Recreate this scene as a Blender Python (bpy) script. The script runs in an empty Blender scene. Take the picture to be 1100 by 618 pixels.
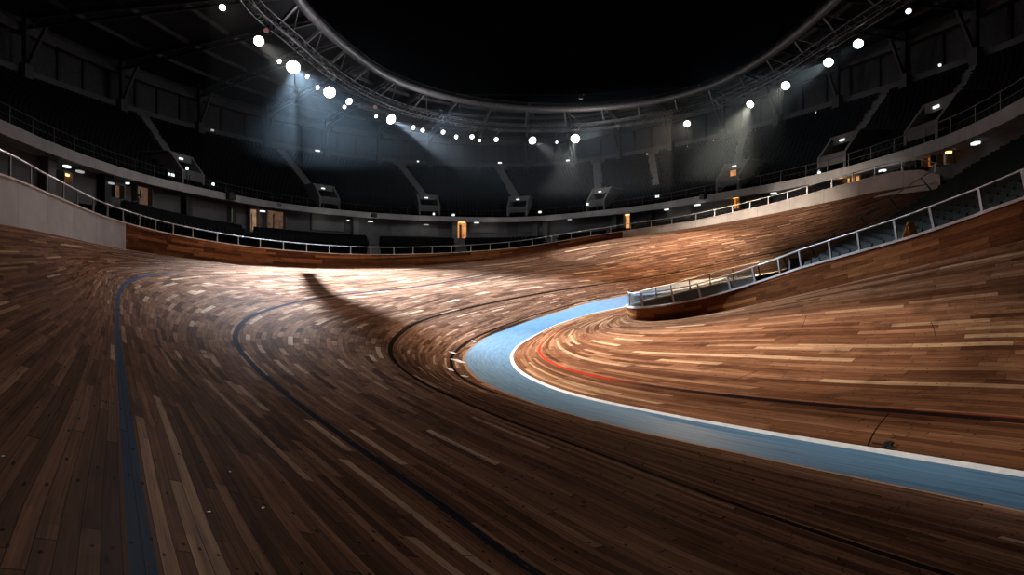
import bpy, bmesh, math, random
import numpy as np
from mathutils import Vector, Matrix
random.seed(7); rng = np.random.default_rng(7)
SC = bpy.context.scene; COL = SC.collection
PI = math.pi
# ------------------------------------------------------------------ survey of the hall
EYE, FOC, CX, HZ = 2.5, 611.0, 550.0, 290.0          # eye height, focal length (px of 1100), centre column, horizon row
def P(px, py, d):                                     # a surveyed point: bearing column, row, distance
    return np.array([(px-CX)/FOC*d, d, EYE-(py-HZ)/FOC*d])
def Z(px, py, z):                                     # the same from its height
    d = (EYE-z)*FOC/(py-HZ); return np.array([(px-CX)/FOC*d, d, z])
def V(x, y, z): return np.array([x, y, z], float)

# ------------------------------------------------------------------ helpers
def hermite(t, pts, x):
    """non-uniform Catmull-Rom through pts (n,k) at parameters t, sampled at x"""
    t = np.asarray(t, float); p = np.asarray(pts, float); n = len(t)
    m = np.zeros_like(p); h = np.diff(t); s = np.diff(p, axis=0)/h[:, None]
    m[0] = s[0]; m[-1] = s[-1]
    for i in range(1, n-1): m[i] = (h[i]*s[i-1]+h[i-1]*s[i])/(h[i]+h[i-1])
    x = np.asarray(x, float); i = np.clip(np.searchsorted(t, x, side='right')-1, 0, n-2)
    u = ((x-t[i])/h[i])[:, None]; hh = h[i][:, None]
    return ((2*u**3-3*u**2+1)*p[i]+(u**3-2*u**2+u)*hh*m[i]+(-2*u**3+3*u**2)*p[i+1]+(u**3-u**2)*hh*m[i+1])
def arclen(p):
    return np.concatenate([[0], np.cumsum(np.linalg.norm(np.diff(p, axis=0), axis=1))])
def dense(pts, step=.5, chord=True):
    p = np.asarray(pts, float)
    t = arclen(p) if chord else np.arange(len(p))
    q = hermite(t, p, np.linspace(t[0], t[-1], 60*len(p)))
    return resample(q, step)
def resample(q, step):
    a = arclen(q); n = max(2, int(round(a[-1]/step))+1); x = np.linspace(0, a[-1], n)
    return np.stack([np.interp(x, a, q[:, k]) for k in range(q.shape[1])], 1)
def tang(q):
    g = np.gradient(q, axis=0); return g/np.linalg.norm(g, axis=1)[:, None]
def left(q):                                          # horizontal left normal
    g = np.gradient(q[:, :2], axis=0); g /= np.maximum(np.linalg.norm(g, axis=1)[:, None], 1e-9)
    return np.stack([-g[:, 1], g[:, 0], np.zeros(len(q))], 1)
def offset(q, o, dz=0):
    return q+left(q)*o+np.array([0, 0, dz])
def at_px(q, px):                                     # where a plan curve crosses a bearing; returns point, index (float)
    k = (px-CX)/FOC; f = q[:, 0]-k*q[:, 1]
    best = None
    for i in range(len(q)-1):
        if f[i]*f[i+1] <= 0 and q[i, 1] > 3:
            w = f[i]/(f[i]-f[i+1]) if f[i] != f[i+1] else 0
            pt = q[i]*(1-w)+q[i+1]*w
            if best is None or pt[1] > best[0][1]: best = (pt, i+w)
    return best
def at_i(q, i):
    a = int(i); a = min(a, len(q)-2); w = i-a; return q[a]*(1-w)+q[a+1]*w

class MB:
    def __init__(s): s.v = []; s.f = []; s.m = []; s.uv = {}; s.n = 0; s.cur = 0
    def add(s, vs, fs):
        o = s.n; vs = [tuple(map(float, q)) for q in vs]; s.v += vs; s.n += len(vs)
        for f in fs: s.f.append(tuple(i+o for i in f)); s.m.append(s.cur)
        return s
    def box(s, c, size, M=None, taper=1.0):
        x, y, z = size[0]/2, size[1]/2, size[2]/2
        vs = [(-x, -y, -z), (x, -y, -z), (x, y, -z), (-x, y, -z), (-x*taper, -y*taper, z), (x*taper, -y*taper, z), (x*taper, y*taper, z), (-x*taper, y*taper, z)]
        c = Vector(c)
        vs = [(M @ Vector(q) if M else Vector(q))+c for q in vs]
        return s.add(vs, [(0, 3, 2, 1), (4, 5, 6, 7), (0, 1, 5, 4), (1, 2, 6, 5), (2, 3, 7, 6), (3, 0, 4, 7)])
    def rbox(s, c, size, r, M=None):                  # box with chamfered edges
        bm = bmesh.new(); bmesh.ops.create_cube(bm, size=1)
        bmesh.ops.scale(bm, vec=size, verts=bm.verts)
        bmesh.ops.bevel(bm, geom=bm.edges[:], offset=r, segments=2, profile=.6, affect='EDGES')
        c = Vector(c); bm.verts.index_update()
        s.add([(M @ v.co if M else v.co)+c for v in bm.verts], [[v.index for v in f.verts] for f in bm.faces]); bm.free(); return s
    def lathe(s, prof, c, ax, n=20, cap=True):        # profile of (radius, distance along axis)
        a = Vector(ax).normalized(); u = a.orthogonal().normalized(); w = a.cross(u); c = Vector(c); vs = []; fs = []
        for r, h in prof:
            for k in range(n):
                t = 2*PI*k/n; vs.append(c+a*h+u*(r*math.cos(t))+w*(r*math.sin(t)))
        for j in range(len(prof)-1):
            for k in range(n):
                k2 = (k+1) % n; fs.append((j*n+k, j*n+k2, (j+1)*n+k2, (j+1)*n+k))
        if cap: fs.append(tuple(range(n))[::-1]); fs.append(tuple(range((len(prof)-1)*n, len(prof)*n)))
        return s.add(vs, fs)
    def rod(s, a, b, r, n=6):
        a = Vector(a); b = Vector(b); d = b-a
        return s.lathe([(r, 0), (r, d.length)], a, d, n)
    def bar(s, a, b, w, h, up=(0, 0, 1)):             # rectangular bar between two points
        a = Vector(a); b = Vector(b); d = (b-a); L = d.length; d.normalize()
        u = Vector(up); x = d.cross(u)
        if x.length < 1e-4: x = d.orthogonal()
        x.normalize(); y = x.cross(d)
        M = Matrix((x, d, y)).transposed()
        return s.box((a+b)/2, (w, L, h), M)
    def tube(s, q, r, n=8):                           # round tube along a polyline
        q = np.asarray(q); T = tang(q); up = np.array([0, 0, 1.]); vs = []; fs = []
        for p, t in zip(q, T):
            x = np.cross(t, up); l = np.linalg.norm(x)
            x = x/l if l > 1e-3 else np.array([1., 0, 0]); y = np.cross(x, t)
            for k in range(n):
                a = 2*PI*k/n; vs.append(p+x*r*math.cos(a)+y*r*math.sin(a))
        for j in range(len(q)-1):
            for k in range(n):
                k2 = (k+1) % n; fs.append((j*n+k, (j+1)*n+k, (j+1)*n+k2, j*n+k2))
        fs.append(tuple(range(n))); fs.append(tuple(range((len(q)-1)*n, len(q)*n))[::-1])
        return s.add(vs, fs)
    def sweep(s, q, prof):                            # closed profile of (outward(left), up); prof may be an array per point
        q = np.asarray(q); N = left(q); vs = []; fs = []
        prof = np.asarray(prof, float); per = prof.ndim == 3; n = prof.shape[-2]
        for i, (p, o) in enumerate(zip(q, N)):
            pr = prof[i] if per else prof
            for a, b in pr: vs.append(p+o*a+np.array([0, 0, b]))
        for j in range(len(q)-1):
            for k in range(n):
                k2 = (k+1) % n; fs.append((j*n+k, (j+1)*n+k, (j+1)*n+k2, j*n+k2))
        fs.append(tuple(range(n))); fs.append(tuple(range((len(q)-1)*n, len(q)*n))[::-1])
        return s.add(vs, fs)
    def mesh(s, name, mats, smooth=False):
        me = bpy.data.meshes.new(name); me.from_pydata(s.v, [], s.f)
        if not isinstance(mats, (list, tuple)): mats = [mats]
        for m in mats: me.materials.append(m)
        if len(mats) > 1: me.polygons.foreach_set('material_index', s.m)
        if smooth: me.polygons.foreach_set('use_smooth', [True]*len(me.polygons))
        me.update()
        bm = bmesh.new(); bm.from_mesh(me); bmesh.ops.recalc_face_normals(bm, faces=bm.faces[:]); bm.to_mesh(me); bm.free()
        if smooth == 'auto': me.set_sharp_from_angle(angle=math.radians(40))
        return me
    def build(s, name, mats, parent=None, smooth=False):
        return link(name, s.mesh(name, mats, smooth), parent)
def link(name, data, parent=None):
    o = bpy.data.objects.new(name, data); COL.objects.link(o)
    if parent: o.parent = parent; o.matrix_parent_inverse = parent.matrix_basis.inverted()
    return o
def tag(o, label, cat, group=None):
    o['label'] = label; o['category'] = cat
    if group: o['group'] = group
    return o
def struct(o, label=None): 
    o['kind'] = 'structure'
    if label: o['label'] = label
    return o
def thing(name, label, cat, loc=(0, 0, 0), group=None):
    o = bpy.data.objects.new(name, None); COL.objects.link(o); o.location = loc; o.empty_display_size = .2
    bpy.context.view_layer.update()
    return tag(o, label, cat, group)
ORD = ['', 'first', 'second', 'third', 'fourth', 'fifth', 'sixth', 'seventh', 'eighth', 'ninth', 'tenth', 'eleventh', 'twelfth', 'thirteenth', 'fourteenth', 'fifteenth', 'sixteenth', 'seventeenth', 'eighteenth', 'nineteenth', 'twentieth']
def nth(i, n):
    """position in a left-to-right run"""
    if i == 0: return 'leftmost'
    if i == n-1: return 'rightmost'
    return (ORD[i+1]+' from the left') if i < n/2 else (ORD[n-i]+' from the right')

# ------------------------------------------------------------------ materials
def sl(c):                                            # sRGB 0-255 -> linear
    return tuple(((x/255)/12.92 if x/255 <= .04045 else ((x/255+.055)/1.055)**2.4) for x in c)+(1,)
class G:
    def __init__(s, name):
        s.m = bpy.data.materials.new(name); s.m.use_nodes = True; s.t = s.m.node_tree; s.t.nodes.clear()
        s.out = s.t.nodes.new('ShaderNodeOutputMaterial')
    def n(s, typ, **kw):
        o = s.t.nodes.new(typ)
        for k, v in kw.items(): setattr(o, k, v)
        return o
    def l(s, a, b): s.t.links.new(a, b)
    def put(s, sock, v):
        if hasattr(v, 'is_output'): s.l(v, sock)
        else: sock.default_value = v
    def ma(s, op, a, b=None, c=None, clamp=False):
        o = s.n('ShaderNodeMath', operation=op); o.use_clamp = clamp; s.put(o.inputs[0], a)
        if b is not None: s.put(o.inputs[1], b)
        if c is not None: s.put(o.inputs[2], c)
        return o.outputs[0]
    def mix(s, f, a, b, blend='MIX'):
        o = s.n('ShaderNodeMix', data_type='RGBA', blend_type=blend); s.put(o.inputs[0], f); s.put(o.inputs[6], a); s.put(o.inputs[7], b); return o.outputs[2]
    def ramp(s, f, stops, interp='LINEAR'):
        o = s.n('ShaderNodeValToRGB'); s.put(o.inputs[0], f); e = o.color_ramp; e.interpolation = interp
        while len(e.elements) < len(stops): e.elements.new(1)
        for q, (p, c) in zip(e.elements, stops): q.position = p; q.color = c
        return o.outputs[0]
    def step(s, x, e0, e1):                            # smooth step
        o = s.n('ShaderNodeMapRange', interpolation_type='SMOOTHSTEP'); s.put(o.inputs[0], x); o.inputs[1].default_value = e0; o.inputs[2].default_value = e1; return o.outputs[0]
    def comb(s, x, y, z=0.0):
        o = s.n('ShaderNodeCombineXYZ'); s.put(o.inputs[0], x); s.put(o.inputs[1], y); s.put(o.inputs[2], z); return o.outputs[0]
    def noise(s, vec, scale, detail=3, rough=.55):
        o = s.n('ShaderNodeTexNoise'); s.put(o.inputs['Vector'], vec); o.inputs['Scale'].default_value = scale; o.inputs['Detail'].default_value = detail; o.inputs['Roughness'].default_value = rough; return o.outputs[0]
    def white(s, vec):
        o = s.n('ShaderNodeTexWhiteNoise', noise_dimensions='3D'); s.put(o.inputs['Vector'], vec); return o.outputs[0]
    def bsdf(s, col, rough=.5, metal=0., spec=.5, bump=None, bs=.2):
        b = s.n('ShaderNodeBsdfPrincipled'); s.put(b.inputs['Base Color'], col); s.put(b.inputs['Roughness'], rough); b.inputs['Metallic'].default_value = metal; b.inputs['Specular IOR Level'].default_value = spec
        if bump is not None:
            u = s.n('ShaderNodeBump'); u.inputs['Strength'].default_value = bs; u.inputs['Distance'].default_value = .01; s.l(bump, u.inputs['Height']); s.l(u.outputs[0], b.inputs['Normal'])
        s.l(b.outputs[0], s.out.inputs[0]); return s.m
def plain(name, c, rough=.6, metal=0., var=.15, scale=3., spec=.4):
    g = G(name); tc = g.n('ShaderNodeTexCoord').outputs['Object']; n = g.noise(tc, scale, 4)
    c = sl(c); d = tuple(x*(1-2*var) for x in c[:3])+(1,); e = tuple(min(1, x*(1+2*var)) for x in c[:3])+(1,)
    return g.bsdf(g.ramp(n, [(.3, d), (.7, e)]), rough, metal, spec)
def concrete(name, c, seam=0):
    g = G(name); geo = g.n('ShaderNodeNewGeometry').outputs['Position']
    n = g.noise(geo, .7, 5, .6); n2 = g.noise(geo, 6, 3); c = sl(c)
    col = g.ramp(n, [(.3, tuple(x*.78 for x in c[:3])+(1,)), (.7, tuple(x*1.15 for x in c[:3])+(1,))])
    spot = g.step(n2, .68, .72)
    col = g.mix(g.ma('MULTIPLY', spot, .45), col, tuple(x*.35 for x in c[:3])+(1,))
    if seam:
        uv = g.n('ShaderNodeUVMap'); uv.uv_map = 'UVMap'; sp = g.n('ShaderNodeSeparateXYZ'); g.l(uv.outputs[0], sp.inputs[0])
        f = g.ma('FRACT', g.ma('DIVIDE', sp.outputs[0], seam)); e = g.ma('LESS_THAN', f, .018/seam)
        col = g.mix(g.ma('MULTIPLY', e, .8), col, (.01, .01, .01, 1))
    return g.bsdf(col, .75, 0, .3, n2, .15)
def emit(name, c, strength):
    g = G(name); e = g.n('ShaderNodeEmission'); e.inputs[0].default_value = sl(c); e.inputs[1].default_value = strength; g.l(e.outputs[0], g.out.inputs[0]); return g.m
def planks(name, ramp, w=.2, stripes=(), rough=.42, joints=0, l0=1.3, l1=2.2, nails=True, gap=.005, spec=.003):
    g = G(name); uv = g.n('ShaderNodeUVMap'); uv.uv_map = 'UVMap'
    sp = g.n('ShaderNodeSeparateXYZ'); g.l(uv.outputs[0], sp.inputs[0]); u, v = sp.outputs[0], sp.outputs[1]
    vv = g.ma('DIVIDE', v, w); row = g.ma('FLOOR', vv); fv = g.ma('FRACT', vv)
    r1 = g.white(g.comb(row, 3.7, 1.1)); r2 = g.white(g.comb(row, 9.2, 5.3))
    ln = g.ma('MULTIPLY_ADD', r1, l1, l0); uu = g.ma('MULTIPLY_ADD', r2, 17.0, g.ma('DIVIDE', u, ln)); bid = g.ma('FLOOR', uu); fu = g.ma('FRACT', uu)
    rb = g.white(g.comb(row, bid, .5)); rb2 = g.white(g.comb(row, bid, 8.5))
    col = g.ramp(rb, ramp)
    gv = g.comb(g.ma('MULTIPLY', u, 1.1), g.ma('MULTIPLY', v, 26.0), g.ma('MULTIPLY', rb2, 60.0))
    gr = g.noise(gv, 1.6, 5, .62); fine = g.noise(g.comb(g.ma('MULTIPLY', u, 3.0), g.ma('MULTIPLY', v, 160.0), rb2), 1.0, 2)
    col = g.mix(1.0, col, g.ramp(gr, [(.25, (.50, .46, .44, 1)), (.55, (.95, .95, .95, 1)), (.8, (1.22, 1.2, 1.16, 1))]), 'MULTIPLY')
    col = g.mix(1.0, col, g.ramp(fine, [(.3, (.82, .82, .82, 1)), (.7, (1.12, 1.12, 1.12, 1))]), 'MULTIPLY')
    chip = g.white(g.comb(g.ma('FLOOR', g.ma('DIVIDE', v, w*.5)), g.ma('FLOOR', g.ma('MULTIPLY_ADD', g.white(g.comb(g.ma('FLOOR', g.ma('DIVIDE', v, w*.5)), 2.2, 3.3)), 9.0, g.ma('DIVIDE', u, 1.0))), 21.0))
    col = g.mix(1.0, col, g.ramp(chip, [(0, (.84, .84, .84, 1)), (.6, (1, 1, 1, 1)), (.94, (1.1, 1.1, 1.1, 1)), (1, (1.28, 1.27, 1.25, 1))]), 'MULTIPLY')
    # worn patches and knots
    wear = g.noise(g.comb(g.ma('MULTIPLY', u, .9), g.ma('MULTIPLY', v, 2.2), 0), 1.3, 4); col = g.mix(g.ma('MULTIPLY', g.step(wear, .52, .74), .45), col, (.012, .008, .006, 1))
    kn = g.noise(g.comb(g.ma('MULTIPLY', u, 3.2), g.ma('MULTIPLY', v, 7.0), 4.0), 1.5, 2); col = g.mix(g.ma('MULTIPLY', g.step(kn, .70, .76), .7), col, (.012, .007, .005, 1))
    ev = g.ma('MULTIPLY', g.ma('MINIMUM', fv, g.ma('SUBTRACT', 1.0, fv)), w)
    eu = g.ma('MULTIPLY', g.ma('MINIMUM', fu, g.ma('SUBTRACT', 1.0, fu)), ln)
    gp = g.ma('MAXIMUM', g.ma('LESS_THAN', ev, gap/2), g.ma('LESS_THAN', eu, gap*.8))
    if joints:
        js = g.ma('ADD', u, g.ma('MULTIPLY', v, -.35)); fj = g.ma('MULTIPLY', g.ma('FRACT', g.ma('DIVIDE', js, joints)), joints)
        jn = g.white(g.comb(g.ma('FLOOR', g.ma('DIVIDE', js, joints)), g.ma('FLOOR', g.ma('DIVIDE', v, w*5)), 2.0))
        gp = g.ma('MAXIMUM', gp, g.ma('MULTIPLY', g.ma('LESS_THAN', fj, .016), g.ma('GREATER_THAN', jn, .78)))
    for sv, hw, c, ua, ub in stripes:
        ds = g.ma('ABSOLUTE', g.ma('SUBTRACT', v, sv)); msk = g.ma('LESS_THAN', ds, hw)
        msk = g.ma('MULTIPLY', msk, g.ma('MULTIPLY', g.step(u, ua-.8, ua+.8), g.ma('SUBTRACT', 1.0, g.step(u, ub-2.5, ub+2.5))))
        paint = g.mix(1.0, c, g.ramp(gr, [(.25, (.6, .6, .6, 1)), (.8, (1.2, 1.2, 1.2, 1))]), 'MULTIPLY')
        worn = g.ma('SUBTRACT', 1.0, g.ma('MULTIPLY', g.step(kn, .66, .72), .7))
        col = g.mix(g.ma('MULTIPLY', g.ma('MULTIPLY', msk, .94), worn), col, paint)
    col = g.mix(g.ma('MULTIPLY', gp, .85), col, (.004, .003, .003, 1))
    if nails:
        rn = g.white(g.comb(row, g.ma('FLOOR', g.ma('DIVIDE', u, .55)), 2.5)); rn2 = g.white(g.comb(row, g.ma('FLOOR', g.ma('DIVIDE', u, .55)), 7.5))
        a = g.ma('MULTIPLY', g.ma('SUBTRACT', g.ma('FRACT', g.ma('DIVIDE', u, .55)), g.ma('MULTIPLY_ADD', rn2, .5, .25)), .42)
        b = g.ma('MULTIPLY', g.ma('SUBTRACT', fv, g.ma('MULTIPLY_ADD', rn, .6, .2)), w)
        d2 = g.ma('ADD', g.ma('MULTIPLY', a, a), g.ma('MULTIPLY', b, b))
        nm = g.ma('MULTIPLY', g.ma('LESS_THAN', d2, .0115**2), g.ma('GREATER_THAN', g.white(g.comb(row, g.ma('FLOOR', g.ma('DIVIDE', u, .55)), 12.5)), .35))
        col = g.mix(g.ma('MULTIPLY', nm, .9), col, (.004, .003, .003, 1))
    ro = g.ma('MULTIPLY_ADD', gr, .22, rough-.1)
    h = g.ma('SUBTRACT', g.ma('MULTIPLY', gr, .25), gp)
    bd = g.n('ShaderNodeBsdfPrincipled'); g.l(col, bd.inputs['Base Color']); bd.inputs['Roughness'].default_value = .8; bd.inputs['Specular IOR Level'].default_value = 0
    u_ = g.n('ShaderNodeBump'); u_.inputs['Strength'].default_value = .3; u_.inputs['Distance'].default_value = .01; g.l(h, u_.inputs['Height']); g.l(u_.outputs[0], bd.inputs['Normal'])
    gl = g.n('ShaderNodeBsdfGlossy'); g.l(ro, gl.inputs['Roughness']); g.l(u_.outputs[0], gl.inputs['Normal'])
    mx = g.n('ShaderNodeMixShader'); mx.inputs[0].default_value = spec; g.l(bd.outputs[0], mx.inputs[1]); g.l(gl.outputs[0], mx.inputs[2]); g.l(mx.outputs[0], g.out.inputs[0]); return g.m

def RC(*a): return [(p, sl(c)) for p, c in a]
WOOD = RC((0, (84, 58, 45)), (.2, (104, 73, 56)), (.5, (121, 87, 67)), (.86, (138, 101, 78)), (.94, (158, 122, 98)), (1, (192, 160, 134)))
WOOD2 = RC((0, (98, 60, 40)), (.25, (124, 80, 54)), (.6, (146, 98, 68)), (.88, (166, 117, 84)), (1, (208, 164, 124)))
M = {}
M['wall_wood'] = planks('wall boards', RC((0, (70, 42, 26)), (.5, (104, 64, 40)), (1, (140, 92, 58))), w=.17, rough=.5, l0=2, l1=3, nails=False)
M['front_wood'] = planks('infield wall boards', RC((0, (92, 52, 28)), (.5, (124, 74, 42)), (1, (158, 102, 60))), w=.15, rough=.5, l0=1.2, l1=2, nails=True)
M['grey_wall'] = concrete('painted grey wall', (150, 144, 146), 3.4)
M['conc'] = concrete('balcony concrete', (150, 146, 146), 2.6)
M['conc_dark'] = concrete('stand concrete', (84, 82, 85))
M['conc_mid'] = concrete('portal concrete', (100, 98, 99))
M['pale_wall'] = concrete('pale grey wall', (205, 196, 190), 3.4)
M['coping'] = plain('pale coping', (205, 198, 196), .5)
M['rail'] = plain('steel rail', (176, 174, 174), .35, .6)
M['rail_dark'] = plain('dark steel', (58, 54, 52), .45, .5)
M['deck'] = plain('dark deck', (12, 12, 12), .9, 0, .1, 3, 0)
M['seat'] = plain('black seat plastic', (20, 20, 22), .6, 0, .1, 3, .02)
M['seat_in'] = plain('dark green grey seat plastic', (36, 43, 40), .45, 0, .1, 3, .05)
M['steel'] = plain('grey painted steel', (70, 67, 68), .5, .2)
M['alu'] = plain('truss aluminium', (88, 86, 87), .45, .5)
M['roof'] = plain('roof underside', (32, 31, 34), .8)
M['back'] = plain('rear cladding', (52, 51, 56), .7)
M['black'] = plain('black lamp body', (22, 22, 24), .5)
M['white_line'] = plain('white paint', (236, 232, 226), .5, 0, .06, 8)
M['white_bit'] = plain('white tape', (225, 225, 228), .5)
M['black_paint'] = plain('black paint', (14, 12, 12), .6)
M['yellow'] = plain('yellow plastic', (228, 150, 30), .5)
M['skin'] = plain('skin', (178, 130, 108), .6)
M['shirt_pale'] = plain('pale shirt', (150, 142, 150), .8)
M['shirt_dark'] = plain('dark jacket', (44, 44, 52), .8)
M['trousers'] = plain('dark trousers', (30, 30, 36), .8)
M['hair'] = plain('dark hair', (24, 20, 18), .6)
M['lens'] = emit('lamp lens', (255, 252, 250), 10)
M['lens_soft'] = emit('dim lamp lens', (235, 238, 245), 2.2)
M['lens_pink'] = emit('pink lamp lens', (190, 130, 130), .35)
M['lum'] = emit('white luminaire', (235, 245, 240), 1.5)
M['lum_dim'] = emit('faint luminaire', (210, 215, 215), .55)
M['warm'] = emit('warm lamp', (255, 190, 120), 3.0)
M['red_light'] = emit('red lamp', (230, 70, 40), 1.2)
M['green_light'] = emit('pale green lit doorway', (150, 165, 120), .25)
def lit(name, c, s, c2):                              # lit interior seen through an opening
    g = G(name); geo = g.n('ShaderNodeNewGeometry').outputs['Position']; n = g.noise(geo, 1.6, 4)
    e = g.n('ShaderNodeEmission'); g.l(g.ramp(n, [(.3, sl(c2)), (.65, sl(c))]), e.inputs[0]); e.inputs[1].default_value = s; g.l(e.outputs[0], g.out.inputs[0]); return g.m
M['lit_beige'] = lit('lit beige room', (200, 160, 125), .6, (130, 100, 75))
M['lit_warm'] = lit('lit warm room', (255, 185, 110), 1.0, (170, 95, 50))
M['lit_orange'] = lit('lit orange room', (240, 150, 60), .9, (120, 50, 15))
M['lit_brown'] = lit('dim lit room', (140, 108, 86), .5, (80, 58, 46))
def blue_mat():
    g = G('blue band paint'); uv = g.n('ShaderNodeUVMap'); uv.uv_map = 'UVMap'; sp = g.n('ShaderNodeSeparateXYZ'); g.l(uv.outputs[0], sp.inputs[0]); u, v = sp.outputs[0], sp.outputs[1]
    n = g.noise(g.comb(g.ma('MULTIPLY', u, .5), g.ma('MULTIPLY', v, 16.0), 0), 1.2, 4); n2 = g.noise(g.comb(u, g.ma('MULTIPLY', v, 5.0), 3), 1.0, 3)
    col = g.ramp(n, [(.3, sl((66, 97, 121))), (.7, sl((94, 128, 152)))])
    col = g.mix(g.ma('MULTIPLY', g.step(n2, .58, .72), .5), col, sl((48, 70, 92)))
    f = g.ma('FRACT', g.ma('DIVIDE', v, .2)); gp = g.ma('LESS_THAN', f, .03); col = g.mix(g.ma('MULTIPLY', gp, .4), col, sl((40, 58, 76)))
    return g.bsdf(col, .5, 0, .1)
M['blue'] = blue_mat()
def glass_mat(name, tint, dens):
    g = G(name); t = g.n('ShaderNodeBsdfTransparent'); p = g.n('ShaderNodeBsdfPrincipled'); p.inputs['Base Color'].default_value = sl(tint); p.inputs['Roughness'].default_value = .15
    m = g.n('ShaderNodeMixShader'); m.inputs[0].default_value = dens; g.l(t.outputs[0], m.inputs[1]); g.l(p.outputs[0], m.inputs[2]); g.l(m.outputs[0], g.out.inputs[0]); return g.m
M['glass_dark'] = glass_mat('smoked glass', (84, 84, 82), .62)
M['glass'] = glass_mat('clear glass', (150, 150, 150), .10)

# ------------------------------------------------------------------ the track: rails at stations 0..18
ST = np.arange(19)
B = [V(7.6, 3.8, 0), Z(1100, 549, 0), Z(825, 493, 0), Z(660, 457, 0), Z(580, 435, 0), Z(522, 411, 0), Z(500, 386, 0), Z(516, 367, 0), Z(551, 350.5, .02),
     Z(600, 335.5, .25), Z(640, 324, .6), P(675, 317, 35.5), P(707, 308.5, 36.5), P(748, 301, 37), P(785, 298, 37), P(850, 288, 36), P(930, 255, 34.5), P(985, 220, 33), P(1020, 194, 31.6)]
W = [V(-2.5, -6, 3.3), V(-4.6, -2, 3.3), V(-6.2, 0.2, 3.35), V(-8.2, 3.6, 3.4), V(-10.3, 8, 3.5), P(0, 241, 14), P(60, 252.5, 19), P(135, 268, 28), P(200, 277, 35), P(275, 284.5, 41.5),
     P(375, 288.5, 48), P(450, 285.5, 53), P(550, 276, 57), P(655, 257.5, 57), P(740, 245.5, 54), P(825, 230.5, 46.5), P(900, 215, 39.8), P(960, 203, 35.0), P(1010, 196, 32.4)]
L1 = [V(1.5, -1.6, 1.15), V(-.45, .9, 1.18), Z(149, 560, 1.2), Z(136, 455, 1.2), Z(129.5, 400, 1.25), Z(125.5, 345, 1.45), Z(126.5, 319, 1.75), P(136, 303.5, 20.5), P(170, 294.5, 27), P(235, 291, 35), P(340, 291, 43), P(440, 288.7, 48.5)]
L2 = [V(4.2, -.6, .8), V(1.7, 1.6, .85), Z(571, 613, .85), Z(476, 545, .85), Z(385, 481, .85), Z(277, 397, .85), Z(253, 361, .85), Z(273, 339, .9), Z(318, 325, 1.0), Z(375, 316, 1.0), P(455, 307, 42)]
L3 = [V(5.6, 1.6, .4), Z(985, 607, .4), Z(816, 551, .4), Z(642, 487, .4), Z(530, 445, .4), Z(443, 404, .4), Z(420, 377, .4), Z(430, 359, .45), Z(476, 338, .5), P(550, 321.5, 31), P(610, 311, 36),
      P(660, 303.5, 39), P(710, 296, 40.5), P(745, 289, 41.3), P(785, 281, 41.3), P(850, 267, 39.5), P(928, 243, 36.5), P(980, 213, 34.4), P(1018, 194.6, 32.4)]
L4 = {5: Z(503, 410.5, .07), 6: Z(484, 386, .07), 7: Z(497, 370.5, .08), 8: Z(535, 352, .12)}
fr1 = {9: .04, 10: .05, 11: .06, 12: .06, 13: .06, 14: .06, 15: .06, 16: .06, 17: .06, 18: .06}
for k in range(12, 19): L1.append(W[k]*(1-fr1[k])+B[k]*fr1[k])
for k in range(11, 19): L2.append(W[k]*.5+L3[k]*.5)
L4 = [L4.get(k, B[k]*.86+L3[k]*.14) for k in range(19)]
VV = [-6.2, 0.0, 2.8, 5.7, 8.1, 8.5]
RAILS = np.array([W, L1, L2, L3, L4, B])               # (6,19,3)
SS = np.linspace(0, 18, 18*18+1)
def along(r):
    r = np.asarray(r); c = np.concatenate([[0], np.cumsum(np.maximum(np.linalg.norm(np.diff(r, axis=0), axis=1), .02))]); return hermite(c, r, np.interp(SS, ST, c))
RS = np.array([along(r) for r in RAILS])     # (6,n,3)
U2 = arclen(RS[2]); Uof = lambda s: float(np.interp(s, SS, U2))
def grid_mesh(name, g, us, vs, mat):
    """g: (n,m,3) grid; uv from us (n) and vs (m or (n,m))"""
    n, m = g.shape[:2]; me = bpy.data.meshes.new(name)
    a = g[n//2+1, m//2]-g[n//2, m//2]; b = g[n//2, m//2+1 if m//2+1 < m else m//2]-g[n//2, m//2 if m//2+1 < m else m//2-1]
    f = [(i*m+j, (i+1)*m+j, (i+1)*m+j+1, i*m+j+1) for i in range(n-1) for j in range(m-1)]
    if a[0]*b[1]-a[1]*b[0] < 0: f = [q[::-1] for q in f]
    me.from_pydata(g.reshape(-1, 3).tolist(), [], f); me.materials.append(mat)
    vs = np.broadcast_to(vs, (n, m)); uu = np.broadcast_to(np.asarray(us)[:, None] if np.ndim(us) == 1 else us, (n, m))
    uvl = me.uv_layers.new(name='UVMap'); idx = np.zeros(len(me.loops), int); me.loops.foreach_get('vertex_index', idx)
    uvl.data.foreach_set('uv', np.stack([uu.reshape(-1)[idx], vs.reshape(-1)[idx]], 1).astype(np.float32).reshape(-1))
    me.polygons.foreach_set('use_smooth', [True]*len(me.polygons)); me.update()
    return link(name, me)
vx = np.concatenate([np.linspace(VV[i], VV[i+1], 9)[:-1] for i in range(5)]+[[VV[-1]]])
def across(vv, rails, xs):
    c = np.concatenate([[0], np.cumsum(np.maximum(np.linalg.norm(np.diff(rails, axis=0), axis=1), .02))])
    return hermite(c, rails, np.interp(xs, vv, c))
g = np.stack([across(VV, RS[:, i], vx) for i in range(len(SS))])
blueline = sl((52, 74, 100)); navy = sl((28, 34, 46)); dark = sl((20, 15, 14))
M['track'] = planks('track boards', WOOD, w=.1, l0=.9, l1=2.0, stripes=[(0.0, .07, blueline, -5, Uof(8.3)), (2.8, .052, navy, -5, Uof(11)), (5.7, .06, dark, -5, 500), (8.1, .055, dark, Uof(4.4), 500), (8.455, .045, sl((176, 138, 108)), -5, 500)])
track = struct(grid_mesh('floor', g, U2, vx, M['track']), 'banked board track sweeping from the camera round to the far bend')
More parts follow.
